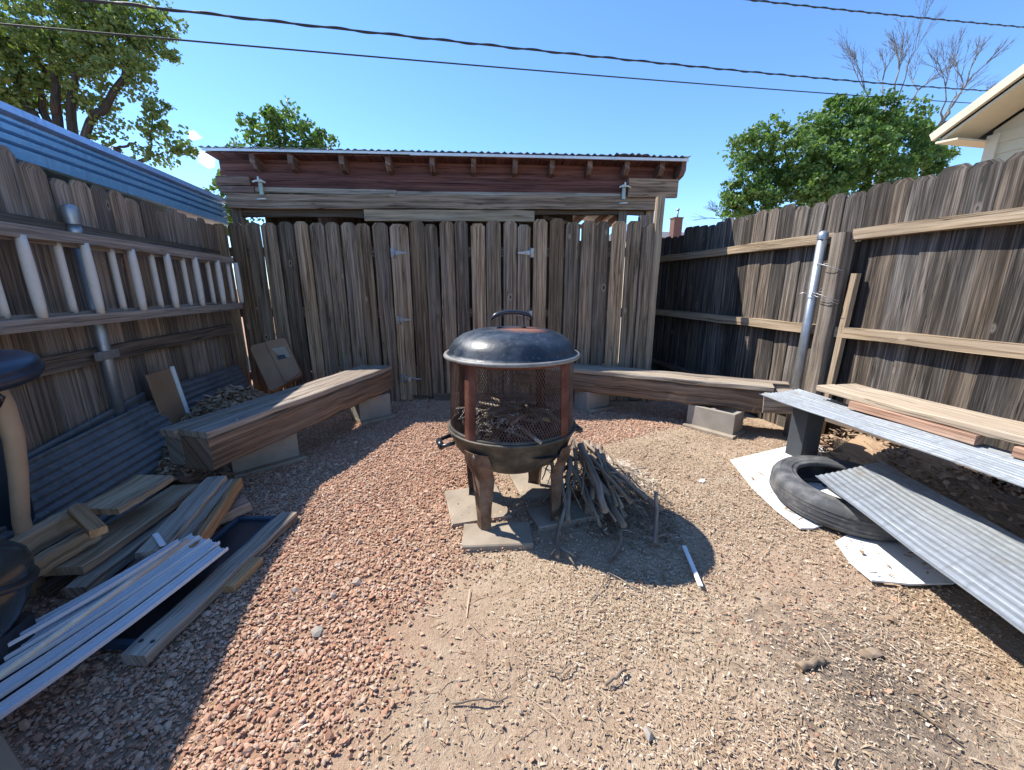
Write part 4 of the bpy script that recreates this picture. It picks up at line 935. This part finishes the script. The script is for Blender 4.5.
# black tub lying at the left edge
TB=Vector((-1.37, 1.22, 0.35)); t=thing('plastic_tub',(TB.x,TB.y,0),'shiny black plastic tub at the left edge below the tan chair leg','tub')
Mt=Matrix.Rotation(R(-20),3,'X')@Matrix.Rotation(R(15),3,'Y')
zc=TB.z
m=MB(); m.lathe([(.001,-.16),(.09,-.16),(.13,-.13),(.152,-.06),(.158,0),(.152,.05),(.145,.06),(.148,.075),(.142,.10),(.12,.135),(.08,.155),(.001,.16)],TB,48,M=Mt); m.build('tub_body',M['barrel'],t)
m=MB(); m.lathe([(.150,.045),(.162,.05),(.162,.066),(.148,.07)],TB,48,M=Mt); m.build('rim',M['black_plastic'],t)
m=MB(); m.box((TB.x,TB.y,(zc-.15)/2),(.20,.20,zc-.13 if zc>.15 else .05),ch=.01); m.build('foot',M['black_plastic'],t)
# stool: rounded seat on bent wooden leg
SC=Vector((-1.545,1.60,.915)); t=thing('padded_stool',(SC.x,SC.y,0),'stool with dark blue vinyl seat and bent tan wooden leg at the left edge','stool')
m=MB(); m.lathe([(.001,-.035),(.13,-.035),(.185,-.03),(.200,-.01),(.202,.005),(.194,.012),(.197,.018),(.194,.03),(.175,.045),(.12,.052),(.001,.056)],SC,48,M=Matrix.Rotation(R(8),3,'X')); m.build('seat',M['seat'],t)
for k,(qx,qy) in enumerate(((.005,-.10),(-.14,-.10),(-.14,.12),(-.02,.12))):
    m=MB(); b=SC+Vector((qx,qy,-.03)); pts=[b,b+Vector((.022,0,-.10)),b+Vector((.03,-.01,-.22)),b+Vector((.018,-.02,-.36)),b+Vector((-.02,-.02,-.55)),Vector((b.x-.03,b.y-.03,0))]
    rings=[]
    for p,w_ in zip(pts,(.035,.033,.032,.03,.028,.026)): rings.append([p+Vector((w_*math.cos(a)*.8,w_*math.sin(a),0)) for a in [2*math.pi*i/12 for i in range(12)]])
    m.loft(rings,smooth=True); m.build('leg',M['tan_paint'],t)
m=MB(); m.tube([SC+Vector((.10,-.02,-.04)),SC+Vector((.13,-.02,-.07)),SC+Vector((.11,-.02,-.10))],.008,8); m.build('seat_clip',M['black_plastic'],t)
# bucket
BC=Vector((-1.806, 1.9, 0.468)); t=thing('plastic_bucket',(BC.x,BC.y,0),'slate-blue plastic bucket half hidden behind the stool leg','bucket')
m=MB(); m.lathe([(.001,.0),(.085,.0),(.115,.60),(.12,.605),(.12,.615),(.11,.615),(.105,.60),(.08,.02),(.001,.02)],(BC.x-.04,BC.y,.02),36); m.build('bucket_body',M['bucket'],t)
m=MB(); m.lathe([(.115,.575),(.126,.58),(.126,.60),(.115,.605)],(BC.x-.04,BC.y,.02),36); m.build('rim',M['bucket'],t)
# tan box at bottom-left corner
q0=Vector((-1.03, 0.924, 0.2)); q1=Vector((-0.889, 0.811, 0.2)); d=(q1-q0).normalized(); s_=Vector((d.y,-d.x,0)); s_=s_ if s_.x<0 else -s_
t=thing('cardboard_box',((q0+s_*.15).x,(q0+s_*.15).y,0),'corner of a tan cardboard box at the bottom left of the photo','box')
q0=q0-d*.02; q1=q1+d*.25
m=MB(); 
base=[q0,q1,q1+s_*.3,q0+s_*.3]
m.loft([[Vector((p.x,p.y,.01)) for p in base],[Vector((p.x,p.y,.196)) for p in base]]); m.build('carton',M['brown_plastic'],t)
m=MB(); m.plank((q0+q1)/2-d*.001*0+s_*.075+Vector((0,0,.002))-d*((q1-q0).length/2-.002),(q0+q1)/2+s_*.075+Vector((0,0,.002))+d*((q1-q0).length/2-.002),.145,.004,segs=1,jit=0,ch=.0005); m.plank((q0+q1)/2+s_*.225+Vector((0,0,.002))-d*((q1-q0).length/2-.002),(q0+q1)/2+s_*.225+Vector((0,0,.002))+d*((q1-q0).length/2-.002),.145,.004,segs=1,jit=0,ch=.0005); m.build('flap',M['lumber_tan'] if 0 else M['brown_plastic'],t)

# ------------------------------------------------------------------ trees
def leaves(P,size,seed,parent,mat,name='crown'):
    q=np.random.RandomState(seed); n=len(P); s=size*np.exp(q.normal(0,.25,n))
    base=np.array([(-.5,0,0),(-.1,-.36,.10),(.5,0,0),(-.1,.36,.10)]) 
    a=q.normal(0,1,(n,3)); a/=np.linalg.norm(a,axis=1)[:,None]; b=q.normal(0,1,(n,3)); c=np.cross(a,b); c/=np.linalg.norm(c,axis=1)[:,None]; b=np.cross(c,a)
    b[:,2]=np.abs(b[:,2])
    V=(base[None,:,0,None]*a[:,None,:]+base[None,:,1,None]*c[:,None,:]+base[None,:,2,None]*b[:,None,:])*s[:,None,None]+P[:,None,:]
    F=(np.array([[0,1,2],[0,2,3]])[None]+(np.arange(n)*4)[:,None,None]).reshape(-1,3)
    o=npmesh(name,V.reshape(-1,3),F,mat,False)
    if parent is not None: o.parent=parent; o.location=-parent_world(parent)
    return o
def clumps_to_points(clumps,per,seed,sub=.33):
    q=np.random.RandomState(seed); out=[]
    for (x,y,z,r,*k) in clumps:
        dens=k[0] if k else 1
        ns=int(max(5,(r/sub)**2*7*dens))
        d=q.normal(0,1,(ns,3)); d/=np.linalg.norm(d,axis=1)[:,None]; rad=r*q.uniform(.35,1,ns)**.6
        cs=d*rad[:,None]*np.array([1,1,.85])+np.array([x,y,z])
        for c in cs:
            m_=int(per*q.uniform(.5,1.4)); rr=sub*q.uniform(.5,1.05)
            e=q.normal(0,1,(m_,3)); e/=np.linalg.norm(e,axis=1)[:,None]
            out.append(c+e*(rr*q.uniform(.1,1,m_)**.5)[:,None]*np.array([1,1,.7]))
    return np.concatenate(out)
def limb(m,a,b,r0,r1,wob=.1,n=6,seg=7):
    a=Vector(a);b=Vector(b);pts=[]
    for k in range(n+1):
        t_=k/n; w=wob*math.sin(math.pi*t_); pts.append(a.lerp(b,t_)+Vector((rnd.gauss(0,w*.3),rnd.gauss(0,w*.3),rnd.gauss(0,w*.2))))
    m.tube(pts,r0,seg,taper=r1); return pts
def twigs(m,a,d,l,r,depth,spread=.5,ratio=.72,grav=0.0,n=3):
    a=Vector(a); d=Vector(d).normalized(); b=a+d*l; mid=a.lerp(b,.5)+Vector((rnd.gauss(0,l*.05),rnd.gauss(0,l*.05),rnd.gauss(0,l*.04)))
    m.tube([a,mid,b],[r,r*.82,r*.65],5 if r>.02 else 3)
    if depth<=0: return
    for k in range(n if depth>1 else n):
        nd=(d+Vector((rnd.gauss(0,spread),rnd.gauss(0,spread),rnd.gauss(0,spread*.7)+grav))).normalized()
        st=b if k==0 else (mid.lerp(b,rnd.uniform(.0,1)))
        twigs(m,st,nd,l*ratio*rnd.uniform(.75,1.15),r*.62,depth-1,spread,ratio,grav,n)
def tree(name,base,label,limbs,clumps,mat,bark,seed,per,size,sub=.33,extra=None):
    t=thing(name,base,label,'tree')
    first=True
    m=MB(); mt=MB()
    for (a,b,r0,r1,w,is_trunk) in limbs:
        limb(mt if is_trunk else m,a,b,r0,r1,w)
    if mt.v: mt.build('trunk',bark,t)
    if m.v: m.build('branches',bark,t)
    P=clumps_to_points(clumps,per,seed,sub); leaves(P,size,seed,t,mat)
    return t
# big elm over the left fence
Y=9
def W(px,py,y): return (px,py,y)
EL=[(-6.411, 9.2, 5.486)+(.9,),(-5.737, 9.0, 5.382)+(.8,),(-5.07, 8.9, 5.262)+(.62,),(-4.644, 9.1, 5.51)+(.42,.9),(-4.277, 9.0, 5.582)+(.30,.8),(-4.262, 9.0, 5.179)+(.20,.8),  # crown, limb and cable coordinates from here on precomputed from image pixels
 (-6.82, 9.3, 4.712)+(.7,),(-6.417, 9.5, 4.987)+(.6,.8),(-5.542, 9.0, 4.693)+(.45,.7),(-4.936, 8.8, 4.702)+(.40,.8),(-4.6, 8.9, 4.733)+(.26,.8),(-5.615, 9.2, 4.32)+(.35,.7),
 (-6.366, 9.6, 4.574)+(.4,.5),(-6.877, 9.6, 4.298)+(.35,.4),(-6.929, 9.2, 4.218)+(.4,.8),
 (-4.509, 9.0, 4.329)+(.26,.8),(-4.723, 9.0, 4.002)+(.30,.8),(-4.422, 9.0, 3.784)+(.28,.8),(-4.814, 9.0, 3.518)+(.20,.7),(-4.259, 9.0, 3.632)+(.13,.9),(-4.599, 9.0, 3.417)+(.16,.8),(-5.392, 9.2, 3.945)+(.22,.6),(-5.587, 9.2, 3.741)+(.22,.6),(-4.747, 9.0, 5.559)+(.4,.8),(-5.252, 9.0, 5.711)+(.6,.9),(-6.952, 9.0, 4.776)+(.7,.8)]
trunkb=(-5.4,9.2,0)
LM=[((-5.45,9.2,0),(-6.276, 9.2, 3.003),.24,.17,.1,True),
 ((-6.276, 9.2, 3.003),(-6.64, 9.2, 4.315),.10,.06,.12,False),((-6.64, 9.2, 4.315),(-6.647, 9.2, 5.183),.06,.02,.12,False),
 ((-6.318, 9.2, 3.084),(-6.487, 9.3, 4.214),.08,.055,.1,False),((-6.487, 9.3, 4.214),(-6.303, 9.3, 5.411),.055,.02,.12,False),
 ((-6.288, 9.2, 3.085),(-6.148, 9.1, 4.089),.10,.07,.1,False),((-6.148, 9.1, 4.089),(-5.909, 9.0, 5.226),.07,.02,.15,False),
 ((-6.227, 9.2, 3.088),(-5.829, 9.1, 4.49),.09,.06,.08,False),((-5.829, 9.1, 4.49),(-5.598, 9.0, 4.761),.06,.035,.1,False),((-5.598, 9.0, 4.761),(-5.05, 8.9, 4.881),.05,.03,.1,False),
 ((-6.16, 9.2, 3.255),(-5.623, 9.0, 3.985),.08,.06,.08,False),((-5.623, 9.0, 3.985),(-4.907, 8.9, 4.661),.06,.05,.08,False),((-4.907, 8.9, 4.661),(-4.833, 8.9, 4.959),.06,.05,.05,False),
 ((-4.833, 8.9, 4.959),(-5.042, 8.9, 5.195),.035,.02,.05,False),((-4.833, 8.9, 4.959),(-4.546, 9.0, 5.325),.035,.015,.08,False),((-4.546, 9.0, 5.325),(-4.21, 9.0, 5.547),.018,.006,.08,False),((-5.042, 8.9, 5.195),(-5.208, 8.9, 5.591),.02,.01,.1,False),
 ((-5.591, 9.2, 3.202),(-5.346, 9.1, 3.629),.06,.05,.04,False),((-6.178, 9.2, 3.173),(-5.556, 9.2, 3.369),.1,.06,.04,False),((-5.346, 9.1, 3.629),(-4.992, 9.0, 3.716),.025,.015,.05,False),
 ((-5.58, 9.2, 3.252),(-4.824, 9.0, 3.469),.045,.03,.05,False),((-4.824, 9.0, 3.469),(-4.647, 9.0, 4.164),.022,.008,.06,False),((-4.786, 9.0, 3.504),(-4.323, 9.0, 3.628),.018,.006,.05,False)]
tree('elm_tree',trunkb,'tall leafy elm with several dark leaning trunks behind the blue eave at upper left',LM,EL,M['leaf_a'],M['bark'],11,27,.068,.19)
# small tree behind the shed
SC_=[(-3.607, 13.0, 5.64)+(.42,),(-4.23, 13.0, 5.191)+(.5,),(-3.162, 13.0, 5.189)+(.5,),(-3.863, 13.0, 4.605)+(.7,),(-4.838, 13.0, 4.672)+(.35,),(-2.652, 13.0, 5.173)+(.28,),(-2.85, 13.0, 4.536)+(.5,),(-5.355, 13.0, 3.66)+(.45,),(-5.3, 13.0, 2.896)+(.6,),(-4.772, 13.2, 3.982)+(.7,)]
tree('maple_tree',(-4.0,13,0),'small bright green tree showing above the left half of the shed roof',[((-4.0,13,0),(-3.96, 13.0, 3.846),.16,.1,.1,True),((-3.96, 13.0, 3.846),(-3.598, 13.0, 5.712),.08,.02,.1,False),((-3.96, 13.0, 3.846),(-5.137, 13.0, 4.29),.06,.02,.1,False),((-3.902, 13.0, 4.103),(-2.743, 13.0, 5.043),.06,.02,.1,False)],SC_,M['leaf_b'],M['bark'],12,40,.11,.29)
# big green tree right
RC=[(9.109, 11.0, 5.035)+(.55,),(9.158, 11.0, 4.12)+(.6,),(9.754, 11.0, 5.537)+(.45,),(10.374, 10.8, 4.792)+(.9,),(11.152, 11.0, 5.735)+(.42,),(12.14, 11.0, 6.065)+(.7,),(13.174, 11.0, 6.299)+(.6,),(14.704, 11.2, 6.324)+(.5,),(12.206, 10.6, 4.971)+(1.1,),(14.243, 10.8, 5.285)+(.95,),(15.593, 11.0, 5.708)+(.45,),(16.326, 11.0, 5.47)+(.28,),(10.704, 10.6, 3.833)+(1.0,),(9.58, 10.8, 3.558)+(.7,),(13.098, 10.6, 4.347)+(.9,),(15.138, 10.8, 4.919)+(.6,),(11.174, 10.5, 4.363)+(.9,),(8.908, 11.0, 3.57)+(.4,),(11.854, 11.2, 6.456)+(.25,)]
tree('leafy_tree',(12.3,11,0),'large dense green tree rising beyond the right fence',[((12.3,11,0),(12.4,11,3.4),.22,.16,.1,True)]+[((12.4,11,3.2),tuple(np.array(c[:3])*.96+np.array((12.4,11,3.2))*.04),.07,.015,.15,False) for c in RC[::2]],RC,M['leaf_b'],M['bark'],13,44,.10,.26)
# bare dead trees
bt=thing('bare_tree',(17.6,14,0),'leafless pale dead tree behind the large green tree','tree')
m=MB(); limb(m,(17.6,14,0),(17.732, 14.0, 6.975),.2,.12,.1); m.build('trunk',M['bark_pale'],bt)
m=MB()
for e3,r in (((17.682, 14.0, 8.161),.07),((16.953, 14.0, 7.703),.05),((17.688, 14.3, 8.076),.05),((18.589, 14.2, 8.039),.06),((17.486, 13.7, 8.189),.04)):
    b=Vector((17.732, 14.0, 6.975)); e=Vector(e3); limb(m,b,e,r,r*.55,.12); dvv=(e-b).normalized(); twigs(m,e,dvv,1.0,r*.55,5,.24,.72,.06,3)
m.build('branches',M['bark_pale'],bt)
bt=thing('bare_tree',(20.2,14.5,0),'leafless pale dead tree leaning right above the house eave','tree')
m=MB(); limb(m,(20.2,14.5,0),(20.829, 14.5, 7.601),.2,.12,.1); m.build('trunk',M['bark_pale'],bt)
m=MB()
for e3,r in (((21.294, 14.5, 8.433),.08),((21.571, 14.8, 8.423),.05),((20.365, 14.2, 8.035),.05),((21.892, 14.5, 8.262),.05)):
    b=Vector((20.829, 14.5, 7.601)); e=Vector(e3); limb(m,b,e,r,r*.55,.12); twigs(m,e,(e-b).normalized(),1.0,r*.55,5,.22,.74,.05,3)
m.build('branches',M['bark_pale'],bt)
bt=thing('bare_tree',(11.4,14,0),'small leafless bush of thin branches left of the large green tree','tree')
m=MB(); limb(m,(11.4,14,0),(11.359, 14.0, 3.516),.06,.045,.05); m.build('trunk',M['bark_pale'],bt)
m=MB(); b=(11.359, 14.0, 3.516)
for dv in ((-.5,0,.8),(-.9,0,.6),(-.2,0,1),(-.7,0,.3)): twigs(m,b,dv,.62,.022,4,.28,.72,.03,3)
m.build('branches',M['bark_pale'],bt)

# ------------------------------------------------------------------ power lines
def wire(p,label,r,sag,tw=False):
    m=MB(); pts=[]
    P=[Vector(q) for q in p]
    # quadratic through end points with sag
    n=60
    for k in range(n+1):
        t_=k/n; q=P[0].lerp(P[1],t_); q.z-=sag*4*t_*(1-t_); pts.append(q)
    m.tube(pts,r,8)
    if tw:
        h=[]
        for k in range(900):
            t_=k/899; q=P[0].lerp(P[1],t_); q.z-=sag*4*t_*(1-t_); a=t_*260; h.append(q+Vector((0,math.cos(a)*r*1.1,math.sin(a)*r*1.1)))
        m.tube(h,r*.8,5)
    tag(m.build('power_line',M['black_cable'],None,tuple(P[0])),label,'cable')
wire([(-6.369, 6.5, 4.506),(27.457, 13.5, 8.888)],'upper of the two long black cables crossing above the shed',.014,.0+.22,True)
wire([(-6.987, 7.0, 4.366),(27.707, 13.5, 8.399)],'lower of the two long black cables crossing above the shed',.0125,.12)
wire([(3.077, 10.0, 7.72),(31.07, 13.0, 10.962)],'twisted black cable across the upper right corner of the sky',.015,.12,True)

# ------------------------------------------------------------------ neighbour house right, distant house
hs=thing('cream_house',(9,0,0),'cream clapboard house with overhanging gable eave beyond the right fence','house')
m=MB(); wy0,wy1,wx=-4.0,4.02,6.6
def ztop(y): return 2.93+.58*min(4.23-y,y+4.2)-.05
m.loft([[Vector((x,y,z)) for y,z in ((wy0,0),(wy1,0),(wy1,ztop(wy1)),(0,ztop(0)),(wy0,ztop(wy0)))] for x in (wx+.02,14)]); wl=m.build('wall',M['cream'],hs)
m=MB(); z=.25
while z<5:
    # clapboards: tilted boards up the gable
    y1=4.0; 
    if z>2.85: y1=4.23-(z-2.71+.12)/.58
    if y1<.2: break
    m.loft([[Vector((wx+.018,y,z)),Vector((wx-.004,y,z)),Vector((wx+.008,y,z+.118)),Vector((wx+.018,y,z+.118))] for y in (-y1 if z>2.85 else -4.0,y1)])
    z+=.118
m.build('clapboards',M['cream'],wl)
m=MB(); m.plank((wx-.012,3.99,0),(wx-.012,3.99,2.95),.11,.03,up=(-1,0,0),segs=2,jit=0); m.build('corner_board',M['cream_trim'],hs)
m=MB()
def roofsec(x): return [Vector((x,4.26,2.97)),Vector((x,0.03,5.42)),Vector((x,-4.2,2.97)),Vector((x,-4.2,3.02)),Vector((x,0.03,5.47)),Vector((x,4.30,3.01))]
m.loft([roofsec(6.12),roofsec(14.4)]); m.build('roof',M['shingle'],hs)
m=MB(); m.loft([[p+Vector((-.001,0,0)) for p in [Vector((x,4.27,2.94)),Vector((x,.03,5.37)),Vector((x,.03,5.48)),Vector((x,4.31,3.02))]] for x in (6.08,6.125)]); m.build('rake_board',M['cream_trim'],hs)
m=MB(); m.loft([[Vector((x,4.2,2.955)),Vector((x,.05,5.36)),Vector((x,.05,5.33)),Vector((x,4.2,2.925))] for x in (6.13,6.60)]); m.build('soffit',M['cream_trim'],hs)
m=MB()
for yy in (3.3,): m.loft([[Vector((x,yy-.03,ztop(yy)+.16)),Vector((x,yy+.03,ztop(yy)+.14)),Vector((x,yy+.03,ztop(yy)+.05-(x-6.13)*.25)),Vector((x,yy-.03,ztop(yy)+.07-(x-6.13)*.25))] for x in (6.13,6.61)])
m.build('lookout',M['cream_trim'],hs)
m=MB(); m.loft([[Vector((x,4.24,2.90)),Vector((x,4.02,2.88)),Vector((x,4.02,2.90)),Vector((x,4.24,2.925))] for x in (6.1,14.3)]); m.build('eave_board',M['cream_trim'],hs)
dh=thing('distant_house',(17.5,27,0),'far grey roof with a brick chimney, seen right of the shed post','house')
m=MB(); m.box((17.2,29,2.2),(7,6,4.4)); m.build('wall',M['cream'],dh)
m=MB(); m.loft([[Vector((x,25.6,4.5)),Vector((x,29,5.35)),Vector((x,32.4,4.5))] for x in (13.6,20.8)]); rf_=m.build('roof',M['shingle'],dh)
m=MB(); m.box((16.6,25.9,4.95),(.62,.5,1.6)); m.box((16.6,25.9,5.78),(.7,.58,.08)); ch_=m.build('chimney',M['brick'],rf_)
m=MB(); m.tube([(16.65,25.9,5.8),(16.65,25.9,6.3)],.06,8); m.tube([(16.65,25.9,6.28),(16.65,25.9,6.38)],.11,8); m.build('flue',M['pipe'],rf_)

# ------------------------------------------------------------------ light, sky, camera
to_sun=Vector((-.63,.45,1)).normalized()
sl=bpy.data.lights.new('sun','SUN'); sl.energy=3.55; sl.angle=R(.53); sl.color=(1,.95,.87)
so=bpy.data.objects.new('sun',sl); col.objects.link(so); so.rotation_euler=(-to_sun).to_track_quat('-Z','Y').to_euler(); so.location=(-5,4,9)
w=bpy.data.worlds.new('World'); scene.world=w; w.use_nodes=True; nt=w.node_tree; N=nt.nodes; Lk=nt.links
bg=N['Background']; sky=N.new('ShaderNodeTexSky'); sky.sky_type='NISHITA'; sky.sun_disc=False
sky.sun_elevation=math.asin(to_sun.z); sky.sun_rotation=math.atan2(to_sun.x,to_sun.y); sky.altitude=2500; sky.air_density=1.0; sky.dust_density=.1; sky.ozone_density=3.6
hsv=N.new('ShaderNodeHueSaturation'); hsv.inputs['Saturation'].default_value=1.12; hsv.inputs['Value'].default_value=1.0
Lk.new(sky.outputs[0],hsv.inputs['Color'])
# one small fair-weather cloud low over the shed's left end
tc=N.new('ShaderNodeTexCoord'); out=hsv.outputs[0]
nz=N.new('ShaderNodeTexNoise'); nz.inputs['Scale'].default_value=28; nz.inputs['Detail'].default_value=6; Lk.new(tc.outputs['Generated'],nz.inputs['Vector'])
for dr,rad in ((Vector((-214.42, 489.79, 126.23)),.016),(Vector((-226.03, 497.97, 149.53)),.010),(Vector((-305.21, 510.04, 134.0)),.012)):
    dr.normalize(); dn=N.new('ShaderNodeVectorMath'); dn.operation='DISTANCE'; dn.inputs[1].default_value=dr; Lk.new(tc.outputs['Generated'],dn.inputs[0])
    ad=N.new('ShaderNodeMath'); ad.operation='MULTIPLY_ADD'; Lk.new(nz.outputs['Fac'],ad.inputs[0]); ad.inputs[1].default_value=.06; Lk.new(dn.outputs['Value'],ad.inputs[2])
    rp_=N.new('ShaderNodeMapRange'); rp_.inputs['From Min'].default_value=.030+rad; rp_.inputs['From Max'].default_value=.030+rad*.2; rp_.inputs['To Min'].default_value=0; rp_.inputs['To Max'].default_value=.6; Lk.new(ad.outputs[0],rp_.inputs['Value'])
    mx=N.new('ShaderNodeMix'); mx.data_type='RGBA'; Lk.new(rp_.outputs[0],mx.inputs[0]); Lk.new(out,mx.inputs[6]); mx.inputs[7].default_value=(7.5,7.8,8.2,1); out=mx.outputs[2]
Lk.new(out,bg.inputs['Color']); bg.inputs['Strength'].default_value=.15
cam=bpy.data.cameras.new('camera'); co=bpy.data.objects.new('camera',cam); col.objects.link(co); scene.camera=co
cam.sensor_width=36; cam.lens=36*395/1024; cam.clip_start=.02; cam.clip_end=3000
co.location=(0,0,1.2); co.rotation_euler=(R(90-13.8),0,R(-11.4))
scene.render.resolution_x=1024; scene.render.resolution_y=770
scene.view_settings.view_transform='Standard'; scene.view_settings.look='None'; scene.view_settings.gamma=1; scene.view_settings.exposure=1.22
scene.render.engine='CYCLES'
